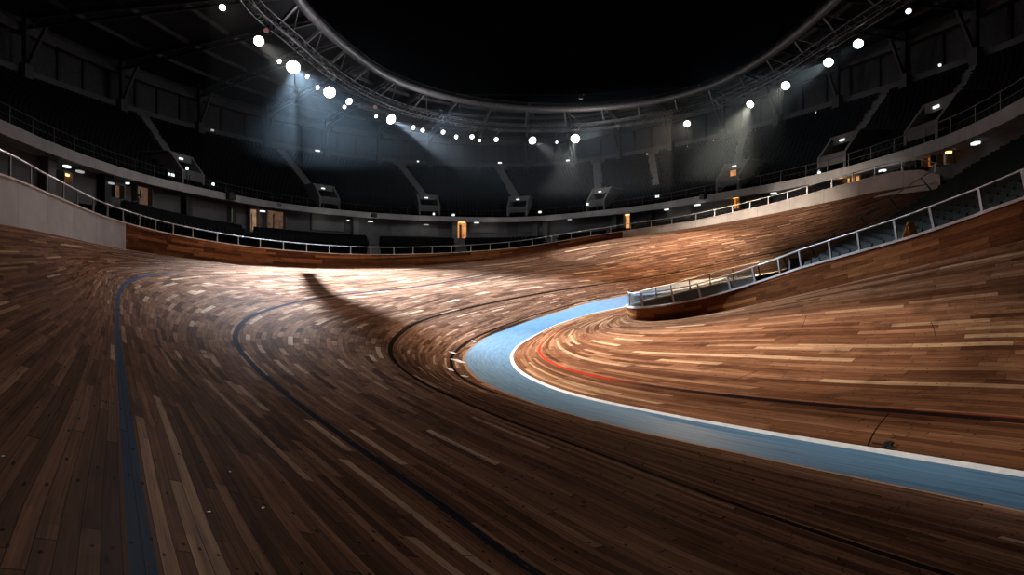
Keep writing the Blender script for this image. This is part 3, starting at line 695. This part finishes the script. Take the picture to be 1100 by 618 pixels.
for k, px in enumerate(COLS):
    p, i = at_px(RC_, px); n_ = at_i(left(RC_), i); t = np.array([n_[1], -n_[0], 0]); Mx = frame(t, n_)
    o = thing('roof_column', f'grey roof column with slanting brace at the rear of the stand, {nth(k, len(COLS))}', 'column', (p[0], p[1], 19.6), 'columns behind the upper stand')
    MB().rbox((p[0], p[1], 20.7), (.85, .7, 2.4), .05, Mx).build('plinth', M['conc'], o)
    MB().box((p[0], p[1], 24.3), (.42, .42, 5.0), Mx).build('shaft', M['back'], o)
    a_ = np.array([p[0], p[1], 21.8])-n_*.2; b_ = a_-n_*1.9+np.array([0, 0, 3.7]); MB().bar(a_, b_, .24, .3).build('brace', M['conc'], o)
    bb_ = math.atan2(p[1]-ctr[1], p[0]-ctr[0]); 
    while bb_ > bb.max(): bb_ -= 2*PI
    while bb_ < bb.min(): bb_ += 2*PI
    q0 = by_bear(TB, bt, np.array([bb_]))[0]
    r = MB(); s0 = np.array([p[0], p[1], 26.4]); s1 = np.array([q0[0], q0[1], 24.9]); r.bar(s0, s1, .28, .5); r.bar(s0-[0, 0, 1.1], s1-[0, 0, .5], .2, .2)
    for j in range(9):
        f0, f1 = j/9, (j+1)/9; r.rod((s0-[0, 0, 1.1])*(1-f0)+(s1-[0, 0, .5])*f0, s0*(1-f1)+s1*f1, .07, 5)
    tag(r.build('roof_rafter', M['steel']), f'grey steel rafter truss running in to the ring beam, {nth(k, len(COLS))}', 'beam', 'roof rafters')

# ------------------------------------------------------------------ spotlights
def lamp_pos(px, py, zr=18.7):
    d = FOC*zr/(HZ-py); return np.array([(px-CX)/FOC*d, d, EYE+zr])
#        px   py   r(px) kind   target
LAMPS = [(239, 8, 4.0, 'mid', (-4, 14, 0)), (278, 44, 6.5, 'big', (-3, 18, 0)), (286, 33, 3, 'pink', (0, 20, 0)), (300, 66, 3, 'mid', (14, 30, 2)), (315, 72, 9, 'big', (-9, 27, 1)), (330, 82, 3.6, 'mid', (16, 34, 2)), (341, 94, 3.4, 'mid', (18, 34, 2)),
         (354, 99, 8.5, 'big', (-6, 34, 1)), (370, 115, 2.6, 'mid', (6, 24, 0)), (375, 109, 4.6, 'big', (2, 47, 3)), (403, 115, 3.2, 'pink', (4, 20, 0)), (404, 125, 2.6, 'mid', (18, 40, 3)), (420, 128, 7, 'big', (5, 50, 3)),
         (444, 137, 3.2, 'mid', (14, 48, 3)), (454, 140, 2.8, 'mid', (2, 24, 0)), (476, 142, 3, 'mid', (10, 34, 1)), (490, 147, 3, 'mid', (16, 42, 3)), (507, 147, 3.4, 'mid', (4, 30, 1)), (515, 151, 2.4, 'mid', (10, 40, 2)), (533, 150, 3.4, 'mid', (8, 30, 1)),
         (572, 151, 5, 'big', (9, 60, 6)), (598, 153, 2.4, 'soft', (20, 40, 3)), (618, 149, 6.5, 'big', (5, 55, 5)), (738, 133, 4, 'mid', (4, 30, 0)), (806, 112, 5, 'mid', (6, 50, 3)), (844, 92, 5.4, 'mid', (8, 36, 2)), (890, 67, 6, 'mid', (6, 30, 1)), (922, 47, 6, 'mid', (6, 24, 0)), (976, 12, 2, 'soft', (4, 20, 0))]
LPOS = {}
NAMES = {'big': 'large blazing white spotlight hung under the curved truss', 'mid': 'white spotlight hung under the curved truss', 'soft': 'small dim spotlight hung under the curved truss', 'pink': 'unlit spotlight with pinkish lens under the curved truss'}
cnt = {k: 0 for k in NAMES}; tot = {k: sum(1 for l in LAMPS if l[3] == k) for k in NAMES}
for px, py, rp, kind, tg in LAMPS:
    p = lamp_pos(px, py); d = p[1]; r = rp*d/FOC; r = min(max(r*(.82 if kind == 'big' or rp > 3.9 else .66), .2), .62); ax = np.array(tg, float)-p; ax /= np.linalg.norm(ax)
    lab = f'{NAMES[kind]}, {nth(cnt[kind], tot[kind])}'; cnt[kind] += 1
    o = thing('spotlight', lab, 'spotlight', tuple(p), 'spotlights on the lighting truss')
    MB().lathe([(.35*r, -2.3*r), (.62*r, -2.2*r), (.7*r, -1.2*r), (1.0*r, -.5*r), (1.08*r, .02*r), (1.08*r, .12*r), (.98*r, .12*r), (.98*r, -.1*r)], p, ax, 20, False).build('housing', M['black'], o, 'auto')
    MB().lathe([(.0*r+.001, .06*r), (.5*r, .05*r), (.97*r, 0)], p, ax, 20, False).build('lens', {'big': M['lens'], 'mid': M['lens'], 'soft': M['lens_soft'], 'pink': M['lens_pink']}[kind], o, 'auto')
    j = int(np.argmin(np.linalg.norm(TRQ[:, :2]-p[:2], axis=1))); top = TRQ[j]-[0, 0, .42]
    sd = np.cross(ax, [0, 0, 1]); sd /= np.linalg.norm(sd); c = p-ax*.8*r; y = MB()
    up = c+np.array([0, 0, 1.5*r])
    for s in (-1, 1): y.bar(c+sd*1.12*r*s, up+sd*1.12*r*s, .05, .03, tuple(ax))
    y.bar(up-sd*1.15*r, up+sd*1.15*r, .05, .05); y.build('yoke', M['rail_dark'], o)
    MB().rod(up, top, .045).build('hanger', M['rail_dark'], o); MB().box(tuple(top), (.18, .18, .2)).build('clamp', M['rail_dark'], o)
    LPOS[(px, py)] = (p, ax, r, o)
# added blade and arm, shaped to throw the long dark stripe over the bend
p, ax, r, o = LPOS[(315, 72)]
hx = np.array([.43, -.9, 0]); hx /= np.linalg.norm(hx); sdx = np.array([-hx[1], hx[0], 0]); bc = p+ax*.3*r+hx*1.25
MB().box(tuple(bc-[0, 0, .75]), (.11, .03, 2.3), frame(sdx, hx)).build('added_shade_blade', M['black'], o)
MB().rod(bc+[0, 0, .35], p-ax*.4*r+[0, 0, r*1.0], .03).build('added_blade_arm', M['black'], o)

def spot(name, key, target, W_, deg, blend, c, rad=.12, at=None, par=None):
    L = bpy.data.lights.new(name, 'SPOT'); L.energy = W_; L.spot_size = math.radians(deg); L.spot_blend = blend; L.color = c; L.shadow_soft_size = rad
    if key: p, ax, r, par = LPOS[key]; p = p+ax*(r*.3)
    else: p = np.array(at)
    o = bpy.data.objects.new(name, L); COL.objects.link(o); o.location = tuple(p); d = Vector(np.array(target, float)-p); o.rotation_euler = d.to_track_quat('-Z', 'Y').to_euler()
    return o
EXEC_LIGHTS = True
COOL = (.62, .80, 1.0); WARM = (1.0, .68, .42); NEU = (1, .86, .70)
SPOTS = [
    ((315, 72), (-8.3, 36.5, 1.3), 480000, 54, .85, COOL, .035),
    ((354, 99), (1, 48, 1.5), 16000, 26, .9, COOL, .15),
    ((278, 44), (2.8, 15.4, 0), 240000, 15, 1., (1, .86, .72), .3),
    ((300, 66), (-7, 17, 0), 20000, 52, 1., (.95, .95, 1.0), .3),
    ((239, 8), (2, 6, 0), 4000, 80, 1., (1, .8, .66), .3),
    ((375, 109), (20, 48, 6), 130000, 22, 1., NEU, .15),
    ((403, 115), (14, 52, 3), 50000, 16, .6, (.9, .95, 1), .15),
    ((420, 128), (12, 50, 3), 130000, 18, .6, (.9, .95, 1), .15),
    ((572, 151), (16, 56, 6), 20000, 20, .7, NEU, .15),
    ((618, 149), (3, 54, 4), 24000, 18, .7, NEU, .15),
    ((738, 133), (3, 28, 0.5), 16000, 40, .9, WARM, .2),
    ((806, 112), (12, 43, 3.0), 150000, 30, 1., WARM, .2),
    ((844, 92), (4, 33, 0.6), 22000, 36, 1., WARM, .2),
    ((890, 67), (-5, 50, 2.5), 30000, 50, 1., NEU, .2),
    ((922, 47), (-2, 30, 0.5), 4000, 26, 1., NEU, .2),
]
for k, (key, tg, e, deg, bl, c, rad) in enumerate(SPOTS): spot('spot_lamp', key, tg, e, deg, bl, c, rad)
def point(name, p, e, c, r=1.0):
    L = bpy.data.lights.new(name, 'POINT'); L.energy = e; L.color = c; L.shadow_soft_size = r; o = bpy.data.objects.new(name, L); COL.objects.link(o); o.location = p
point('unseen_fill', (-14, 50, 20.3), 1600, (.92, .94, 1)); point('unseen_fill', (-8, 68, 20.3), 2000, (.9, .95, 1)); point('unseen_fill', (10, 74, 20.3), 1700, (1, .97, .92)); point('unseen_fill', (22, 56, 20.3), 130, (1, .95, .88))  # added fill lights with no fixture, brightening the stands and roof steel

# ------------------------------------------------------------------ haze hanging under the roof, in front of the stands
ho = offset(SB, 7.5)
def haze(px0, px1, inner, dens, c, label):
    i0, i1 = int(at_px(ho, px0)[1]), int(at_px(ho, px1)[1]); po = [ho[i] for i in range(i0, i1, 6)]+[ho[i1]]
    pl = [(p[0], p[1]) for p in po]+inner; n_ = len(pl); m = MB()
    m.add([(x, y, 11.0) for x, y in pl]+[(x, y, 21.2) for x, y in pl], [tuple(range(n_))[::-1], tuple(range(n_, 2*n_))]+[(i, (i+1) % n_, (i+1) % n_+n_, i+n_) for i in range(n_)])
    g_ = G('haze'); v_ = g_.n('ShaderNodeVolumeScatter'); v_.inputs['Color'].default_value = c; v_.inputs['Density'].default_value = dens; v_.inputs['Anisotropy'].default_value = .3; g_.l(v_.outputs[0], g_.out.inputs['Volume'])
    o = m.build('haze', g_.m); o['kind'] = 'stuff'; tag(o, label, 'haze')
haze(300, 720, [(16, 56), (8, 58), (-4, 64), (-12, 66), (-19, 64)], .0026, (.68, .82, 1, 1), 'bluish haze hanging in the spotlight beams before the far stand')
haze(215, 300, [(-19.05, 64), (-8, 66), (0, 56), (-2, 46), (-11, 36), (-18, 34)], .00022, (.8, .92, 1, 1), 'thin haze glowing round the large left spotlights')
haze(720, 955, [(24, 36), (17, 46), (16.1, 56)], .0011, (.5, .74, 1, 1), 'faint haze in the beams of the right spotlights')

# ------------------------------------------------------------------ lit openings under the balcony
OPEN = [(65, 13, 186, 196, 'lit_orange', 'small orange lit counter window left of the concourse'), (150, 24, 201, 219, 'lit_brown', 'dim brown lit room behind the standing person'), (122, 16, 199, 212, 'lit_brown', 'faintly lit grey room beside a dark pillar at left'), (247, 6, 224, 238, 'green_light', 'narrow pale green lit doorway in the left concourse'),
        (270, 13, 225, 249, 'lit_beige', 'tall beige lit doorway in the left concourse'), (294, 26, 227, 245, 'lit_brown', 'wide dim lobby beside the beige doorway'), (495, 12, 238, 256, 'lit_warm', 'warm lit doorway with dark red door at the centre'), (676, 9, 230, 245, 'lit_warm', 'small warm lit kiosk right of centre'),
        (793, 12, 211, 224, 'lit_orange', 'orange lit doorway under the right portal'), (824, 7, 207, 215, 'lit_orange', 'small orange lit hatch right of the orange doorway'), (921, 28, 183, 203, 'lit_warm', 'wide warm lit entrance with three bays above the grey wall'), (1003, 12, 161, 178, 'lit_orange', 'yellow lit doorway near the end of the grey wall'), (1020, 14, 158, 176, 'lit_brown', 'dim lit room beside the yellow doorway')]
for px, w, y0, y1, mk, lab in OPEN:
    c, t, n_ = on_wall(LW, px, -.25, 0); d = c[1]; z0, z1 = zof(y1, c), zof(y0, c); W_ = w*d/FOC*.95; Mx = frame(t, n_)
    o = thing('lit_doorway', lab, 'doorway', (c[0], c[1], z0)); H = z1-z0; zc = (z0+z1)/2
    def at(a, b, z): return tuple(c*[1, 1, 0]+t*a+n_*b+np.array([0, 0, z]))
    MB().box(at(0, .18, zc), (W_, .06, H), Mx).build('lit_interior', M[mk], o)
    m = MB()
    for s in (-1, 1): m.box(at(s*(W_/2+.06), 0, zc), (.12, .5, H+.1), Mx)
    m.box(at(0, 0, z1+.06), (W_+.24, .5, .12), Mx); m.build('frame', M['conc_mid'], o)
    if w > 10:
        m = MB(); m.box(at(-.05*W_, .12, zc-.1*H), (.22*W_ if px == 495 else .06*W_, .05, H*.8), Mx)
        if px == 921: 
            m.box(at(.25*W_, .12, zc), (.06*W_, .06, H), Mx); m.box(at(-.3*W_, .12, zc), (.08*W_, .06, H), Mx)
        m.build('door' if px == 495 else 'mullion', plain('dark red door', (84, 30, 22), .5) if px == 495 else M['rail_dark'], o)
    if mk in ('lit_warm', 'lit_orange') and w > 6:
        MB().box(at(0, -.1, z1-.12), (W_*.7, .12, .14), Mx).build('lamp', M['warm'], o)
for px, y, z_, e in ((495, 246, 0, 14), (921, 193, 0, 16), (1003, 170, 0, 8), (793, 217, 0, 7), (270, 237, 0, 6)):
    c, t, n_ = on_wall(LW, px, -1.3, 0); point('doorway_lamp', (c[0], c[1], zof(y, c)), e, (1, .62, .3), .3)

# luminaires under the balcony and up the stand
for px_ in (352, 398, 458, 526, 590, 716, 749, 831, 948):
    c, t, n_ = on_wall(ring(-.6, 0), px_, 0, 0); point('unseen_soffit_fill', (c[0], c[1], 8.9), 22, (1, .95, .88), .2)  # added fills without fixtures, to brighten the wall under the balcony
LUMS = [(72, 179, 8, 1), (86, 184.5, 9, 0), (119, 197, 7, 0), (137, 197, 2, 1), (282, 227, 6, 1), (374, 237, 2, 1), (398, 238, 5, 1), (458, 241.5, 5, 0), (512, 238.5, 5, 1), (612, 234, 4, 0), (716, 223.5, 5, 1), (749, 219.5, 8, 1), (831, 205.5, 6, 1), (948, 177, 7, 1), (1048, 146, 9, 1), (1019, 157.5, 4, 2)]
for k, (px, py, w, on) in enumerate(LUMS):
    c, t, n_ = on_wall(ring(.9, 0), px, 0, 0); d = c[1]; z = min(zof(py, c), 9.72); Mx = frame(t, n_)
    o = thing('luminaire', f'small strip luminaire under the balcony soffit, {nth(k, len(LUMS))}', 'luminaire', (c[0], c[1], z), 'luminaires under the balcony')
    MB().box((c[0], c[1], z), (w*d/FOC, .25, .14), Mx).build('diffuser', M[('lum_dim', 'lum', 'warm')[on]], o); MB().box((c[0], c[1], z+.11), (w*d/FOC+.06, .3, .08), Mx).build('tray', M['black'], o)
    MB().rod((c[0], c[1], z+.12), (c[0], c[1], 9.9), .02).build('hanger', M['black'], o)
UP = [(163, 132, 3, 0), (228, 140, 3, 0), (341, 162, 5, 1), (449, 173.5, 2, 1), (537, 175, 4, 1), (610, 172.5, 3.5, 1), (695, 166, 2, 1), (740, 158, 3, 1), (767, 153, 5, 1), (811, 145, 2, 1), (878, 121, 2, 1), (908, 120, 2, 0), (1010, 70, 2, 1)]
RL = ring(DEP-.4, 0)
for k, (px, py, w, on) in enumerate(UP):
    c, t, n_ = on_wall(RL, px, -.05, 0); d = c[1]; z = zof(py, c); Mx = frame(t, n_); z = max(z, 20.6)
    o = thing('bulkhead_lamp', f'tiny white lamp on the rear concrete band, {nth(k, len(UP))}', 'lamp', (c[0], c[1], z), 'lamps along the rear band')
    MB().rbox((c[0], c[1], z), (w*d/FOC, .2, .22), .03, Mx).build('diffuser', M['lum' if on else 'lum_dim'], o); MB().box((c[0]+n_[0]*.14, c[1]+n_[1]*.14, z), (w*d/FOC+.1, .1, .3), Mx).build('back_plate', M['black'], o)
    MB().rod((c[0]+n_[0]*.14, c[1]+n_[1]*.14, z), (c[0]+n_[0]*.5, c[1]+n_[1]*.5, z), .04).build('bracket', M['black'], o)
STEP = [(201, 181, 2), (229, 198, 2), (487, 231, 3), (580, 228, 3), (631, 219.5, 3), (706, 211, 4), (880, 185, 2.5), (466, 230, 2)]
for k, (px, py, w) in enumerate(sorted(STEP)):
    q = ring(.9, 10.5); c, t, n_ = on_wall(q, px, 0, 0); z = zof(py, c); z = max(z, 10.4)
    o = thing('step_lamp', f'small bright step lamp at the foot of the upper stand, {nth(k, len(STEP))}', 'lamp', (c[0], c[1], 10.2), 'step lamps of the upper stand')
    MB().rbox((c[0], c[1], z), (w*c[1]/FOC, .2, .3), .04, frame(t, n_)).build('diffuser', M['lum'], o); MB().rod((c[0], c[1], 9.9), (c[0], c[1], z), .04).build('stem', M['black'], o)
c, t, n_ = on_wall(ring(.25, 0), 182, 0, 0); z = zof(187, c); Mx = frame(t, n_)
o = thing('floodlight', 'bright cluster floodlight on the balcony railing at left', 'floodlight', (c[0], c[1], 10.5))
MB().rbox((c[0], c[1], z), (1.0, .3, .55), .05, Mx).build('housing', M['black'], o)
for dx in (-.28, .12, .34): MB().box((c[0]+t[0]*dx-n_[0]*.16, c[1]+t[1]*dx-n_[1]*.16, z-.05), (.24, .03, .22), Mx).build('lens', M['lum'], o)
MB().rod((c[0], c[1], 10.45), (c[0], c[1], z), .05).build('stem', M['black'], o)
for k, (px, py, lab) in enumerate([(246, 211, 'black loudspeaker on the balcony front left of the number sign'), (401, 231.5, 'black loudspeaker on the balcony front at centre left'), (757, 211.5, 'black loudspeaker on the balcony front right of centre')]):
    c, t, n_ = on_wall(SB, px, -.22, 0); z = zof(py, c); Mx = frame(t, n_); s = .5 if k else .7
    o = thing('loudspeaker', lab, 'loudspeaker', (c[0], c[1], z-.4)); MB().rbox((c[0], c[1], z), (1.5*s, .4, 1.0*s), .05, Mx).build('cabinet', M['black'], o)
    MB().box((c[0]-n_[0]*.21, c[1]-n_[1]*.21, z), (1.3*s, .02, .8*s), Mx).build('grille', M['rail_dark'], o); MB().box((c[0], c[1], z+.55*s), (.9*s, .3, .1), Mx).build('bracket', M['rail_dark'], o)
c, t, n_ = on_wall(SB, 300, -.02, 0)
fc = bpy.data.curves.new('sector_number', 'FONT'); fc.body = '08'; fc.size = .72; fc.extrude = .01; fc.align_x = 'CENTER'; fc.align_y = 'CENTER'; fc.materials.append(M['black'])
tmp = link('tmp', fc); bpy.context.view_layer.update(); fm_ = bpy.data.meshes.new_from_object(tmp.evaluated_get(bpy.context.evaluated_depsgraph_get())); bpy.data.objects.remove(tmp)
o = link('sector_number', fm_); o.location = (c[0], c[1], 10.14); o.rotation_euler = (PI/2, 0, math.atan2(t[1], t[0])); tag(o, 'dark block numerals on the pale balcony front at left', 'sign')
o = thing('hanging_camera', 'tiny grey box hung on wires in the dark roof opening', 'camera', tuple(P(624, 104, 62)))
p = P(624, 104, 62); MB().rbox(tuple(p), (.45, .45, .4), .05).build('housing', M['rail_dark'], o); MB().lathe([(.12, 0), (.12, .12)], p-[0, .2, .1], (0, -1, -.4), 12).build('lens', M['black'], o)
wv = MB()
for e in (at_px(TB, 470)[0], at_px(TB, 765)[0]): wv.rod(p+[0, 0, .2], e, .012, 4)
wv.build('wire', M['black'], o)

# ------------------------------------------------------------------ infield stand furniture
p = P(857, 288, 23.5)
o = thing('partition', 'pale grey partition block at the lower end of the infield seats', 'partition', tuple(p-[0, 0, .5]))
MB().rbox(tuple(p-[0, 0, .15]), (.62, .3, .95), .02, Matrix.Rotation(-.3, 3, 'Z')).build('board', M['conc_mid'], o); MB().box(tuple(p+[0, 0, .36]), (.7, .36, .06), Matrix.Rotation(-.3, 3, 'Z')).build('top_cap', M['rail_dark'], o)
a_, b_ = P(795, 305, 27), P(846, 294, 26)
o = thing('low_partition', 'long low grey partition inside the tip of the infield enclosure', 'partition', tuple((a_+b_)/2-[0, 0, .6]))
MB().bar(a_-[0, 0, .35], b_-[0, 0, .35], .12, .9).build('board', M['rail_dark'], o); MB().bar(a_+[0, 0, .12], b_+[0, 0, .12], .2, .06).build('top_cap', M['rail_dark'], o)
a_, b_, c_ = P(1042, 213.5, 19.5), P(1058, 206, 19), P(1074, 201, 18.6)
o = thing('stair_handrail', 'short pale handrail among the infield seats at right', 'handrail', tuple(c_-[0, 0, .8]))
MB().tube(np.array([a_, b_, c_, c_-[0, 0, .12]]), .022, 8).build('handrail', M['rail'], o, True); MB().rod(c_, c_-[0, 0, .85], .022).build('post', M['rail'], o); MB().rod(b_, b_-[0, 0, .85], .02).build('post', M['rail'], o)
p = P(978, 260, 16.15)
o = thing('floor_sign', 'small yellow folding floor sign behind the infield railing', 'sign', tuple(p))
for s in (-1, 1):
    m = MB(); m.box(tuple(p+[0, .11*s, .27]), (.26, .02, .56), Matrix.Rotation(.38*s, 3, 'X'), .7); m.build('board', M['yellow'], o)
MB().rod(p+[-.08, 0, .54], p+[.08, 0, .54], .018).build('hinge', M['yellow'], o)
# painted mark and tape on the boards
def on_grid(gd, px, py):                               # nearest grid vertex to a bearing
    q = gd.reshape(-1, 3); qq = q[q[:, 1] > 1.]; x = CX+FOC*qq[:, 0]/qq[:, 1]; y = HZ-FOC*(qq[:, 2]-EYE)/qq[:, 1]; return qq[np.argmin((x-px)**2+(y-py)**2)]
def surf(gd, px, py):
    """point where the sight line meets the gridded surface"""
    n, m_ = gd.shape[:2]; best = None; o = Vector((0, 0, EYE)); d = Vector(((px-CX)/FOC, 1, -(py-HZ)/FOC))
    from mathutils.geometry import intersect_ray_tri as irt
    q = gd; x = CX+FOC*q[..., 0]/np.maximum(q[..., 1], .3); y = HZ-FOC*(q[..., 2]-EYE)/np.maximum(q[..., 1], .3)
    for i in range(n-1):
        for j in range(m_-1):
            xs = x[i:i+2, j:j+2]; ys = y[i:i+2, j:j+2]
            if q[i, j, 1] < .8 or xs.min() > px+1 or xs.max() < px-1 or ys.min() > py+1 or ys.max() < py-1: continue
            a, b, c, e = [Vector(q[i+k, j+l]) for k, l in ((0, 0), (1, 0), (1, 1), (0, 1))]
            for tri in ((a, b, c), (a, c, e)):
                h = irt(*tri, d, o, True)
                if h is not None:
                    nrm = (tri[1]-tri[0]).cross(tri[2]-tri[0]).normalized()
                    if nrm.z < 0: nrm.negate()
                    if best is None or h.y < best[0].y: best = (h, nrm)
    if best is None:
        print('SURF MISS', px, py); k = np.unravel_index(np.argmin((x-px)**2+(y-py)**2+(q[..., 1] < .8)*1e9), x.shape); print(x[k], y[k]); best = (Vector(q[k]), Vector((0, 0, 1)))
    return best
def decal(m, gd, a, b, w):
    A, na = surf(gd, *a); Bq, nb = surf(gd, *b); d = (Bq-A); 
    m.bar(A+na*.003, Bq+nb*.003, w, .004, tuple(na))
m = MB()
for a_, b_, w in (((937, 475.5), (963, 481.0), .035), ((948, 481.5), (959, 483.3), .03), ((948, 481.5), (952, 475.5), .035), ((954, 480), (957.5, 474.5), .04), ((950, 475.5), (958, 474.5), .03)): decal(m, ga, a_, b_, w)
m.build('painted_mark', M['black_paint'], apron)
TAPE = [((484, 378), (488.5, 380), .16), ((487, 386), (498, 390), .22), ((482.5, 396), (485.5, 398.5), .12), ((496, 403.5), (502, 405), .12), ((507, 366), (510.5, 367.5), .12)]
for k, (a_, b_, w) in enumerate(TAPE):
    m = MB(); decal(m, g, a_, b_, w)
    tag(m.build('tape_strip', M['white_bit']), f'short white tape strip at the blue bend, {["upper of the pair at the bend tip", "longest, touching the blue band", "smallest, left of the dark line", "lowest of the five", "topmost, bluish, on the dark line"][k]}', 'tape', 'tape strips at the bend')
FLECK = [((223, 550.5), (225.8, 551), .022), ((281, 546), (283.8, 546.4), .022), ((245.5, 507), (248, 507.3), .02), ((2, 490.5), (4, 491), .02)]
for k, (a_, b_, w) in enumerate(FLECK):
    m = MB(); decal(m, g, a_, b_, w)
    tag(m.build('paint_fleck', M['white_bit']), ['tiny white fleck on a dark foreground board, leftmost of the lower pair', 'tiny white fleck on a pale foreground board, rightmost', 'tiny white fleck on the foreground boards, above the lower pair', 'tiny white fleck at the left picture edge'][k], 'fleck', 'white flecks on the boards')

# ------------------------------------------------------------------ people (far away in the stands)
def person(label, foot, face, shirt, arm_up=False, sit=False, s=1.0):
    o = thing('person', label, 'person', tuple(foot))
    J = {'pel': (0, 0, .93), 'spine': (0, 0, 1.12), 'chest': (0, 0, 1.33), 'neck': (0, 0, 1.5), 'head': (0, .015, 1.6), 'crown': (0, .01, 1.71)}
    R = {'pel': .15, 'spine': .135, 'chest': .155, 'neck': .06, 'head': .095, 'crown': .075}
    E = [('pel', 'spine'), ('spine', 'chest'), ('chest', 'neck'), ('neck', 'head'), ('head', 'crown')]
    for sgn, n_ in ((-1, 'l'), (1, 'r')):
        J['sh'+n_] = (sgn*.19, 0, 1.43); J['el'+n_] = (sgn*.26, .05, 1.16); J['wr'+n_] = (sgn*.16, .26, 1.12) if arm_up else (sgn*.27, .08, .92)
        J['hip'+n_] = (sgn*.1, 0, .88); J['kn'+n_] = (sgn*.11, .02, .48); J['an'+n_] = (sgn*.11, -.01, .08); J['to'+n_] = (sgn*.12, .16, .04)
        R.update({'sh'+n_: .07, 'el'+n_: .05, 'wr'+n_: .035, 'hip'+n_: .1, 'kn'+n_: .065, 'an'+n_: .045, 'to'+n_: .035})
        E += [('chest', 'sh'+n_), ('sh'+n_, 'el'+n_), ('el'+n_, 'wr'+n_), ('pel', 'hip'+n_), ('hip'+n_, 'kn'+n_), ('kn'+n_, 'an'+n_), ('an'+n_, 'to'+n_)]
        w = Vector(J['wr'+n_]); e = Vector(J['el'+n_]); dd = (w-e).normalized(); sd = dd.cross(Vector((sgn, 0, .3))).normalized()
        J['pa'+n_] = tuple(w+dd*.07); R['pa'+n_] = .03; E.append(('wr'+n_, 'pa'+n_))
        for f in range(5):
            b = w+dd*(.05 if f == 0 else .08)+sd*((f-2.2)*.02); tipv = b+dd*(.05 if f == 0 else .07)+sd*(-.04 if f == 0 else (f-2.2)*.006); J[f'f{f}'+n_] = tuple(tipv); R[f'f{f}'+n_] = .009; E.append(('pa'+n_, f'f{f}'+n_))
    keys = list(J); idx = {k: i for i, k in enumerate(keys)}
    me = bpy.data.meshes.new('body'); me.from_pydata([J[k] for k in keys], [(idx[a], idx[b]) for a, b in E], [])
    b = link('body', me); md = b.modifiers.new('skin', 'SKIN'); 
    for k in keys: 
        v = me.skin_vertices[0].data[idx[k]]; v.radius = (R[k], R[k]*(.72 if k in ('pel', 'spine', 'chest') else 1)); v.use_root = k == 'pel'
    sb = b.modifiers.new('sub', 'SUBSURF'); sb.levels = 1; sb.render_levels = 1
    dg = bpy.context.evaluated_depsgraph_get(); dg.update(); me2 = bpy.data.meshes.new_from_object(b.evaluated_get(dg)); bpy.data.objects.remove(b)
    me2.materials.clear()
    for mt in (M['skin'], shirt, M['trousers']): me2.materials.append(mt)
    for f in me2.polygons:
        z = f.center.z; x = abs(f.center.x); f.use_smooth = True
        f.material_index = 0 if z > 1.47 else (2 if z < .95 and x < .22 else (0 if (x > .2 and z < .97) or (arm_up and f.center.y > .2 and z > .9) else 1))
    b = link('body', me2); b.parent = o
    hm = MB(); hm.lathe([(.02, .13), (.07, .11), (.105, .05), (.108, -.01), (.095, -.06)], (0, -.012, 1.645), (0, -.18, 1), 14); h_ = hm.build('hair', M['hair'], None, True); h_.parent = o
    fm = MB(); fm.lathe([(.004, .03), (.014, 0)], (0, .1, 1.6), (0, 1, -.2), 6)
    fm.box((0, .1, 1.555), (.045, .02, .01))
    for sx in (-.035, .035): fm.box((sx, .1, 1.625), (.022, .015, .01))
    f_ = fm.build('face', M['skin']); f_.parent = o
    o.rotation_euler = (0, 0, face); o.scale = (s, s, s)
    return o
def stand_at(px, frac):
    i = int(np.argmin(np.abs(CX+FOC*front[:, 0]/front[:, 1]-px))); return front[i]+(back[i]-front[i])*frac
person('person in a pale top standing in the left lower stand', stand_at(148.5, .92), PI-.5, M['shirt_pale'], True, s=1.0)
person('person in a dark jacket standing beside the yellow doorway at right', stand_at(990, .9)+[1.2, 0, .1], PI*.8, M['shirt_dark'], False)
person('person in a pale top at the end of the grey wall, right of another', stand_at(990, .9)+[1.9, -.6, .1], PI*.9, M['shirt_pale'], True)

# ------------------------------------------------------------------ world, camera, view
w = bpy.data.worlds.new('night'); SC.world = w; w.use_nodes = True; bg = w.node_tree.nodes['Background']; bg.inputs[0].default_value = (.6, .65, 1, 1); bg.inputs[1].default_value = .0006
cam = bpy.data.cameras.new('camera'); co = bpy.data.objects.new('camera', cam); COL.objects.link(co); co.location = (0, 0, EYE); co.rotation_euler = (PI/2, 0, 0)
cam.sensor_width = 36; cam.lens = 36*FOC/1100; cam.shift_y = -(309-HZ)/1100; cam.clip_end = 400; cam.clip_start = .05
SC.camera = co
SC.view_settings.view_transform = 'Standard'; SC.view_settings.look = 'None'; SC.view_settings.gamma = 1; SC.view_settings.use_curve_mapping = False; SC.view_settings.exposure = 0.0
SC.cycles.use_denoising = True; SC.cycles.max_bounces = 6; SC.cycles.transparent_max_bounces = 12; SC.cycles.volume_bounces = 0; SC.cycles.sample_clamp_indirect = 4.0; SC.cycles.caustics_reflective = False; SC.cycles.caustics_refractive = False
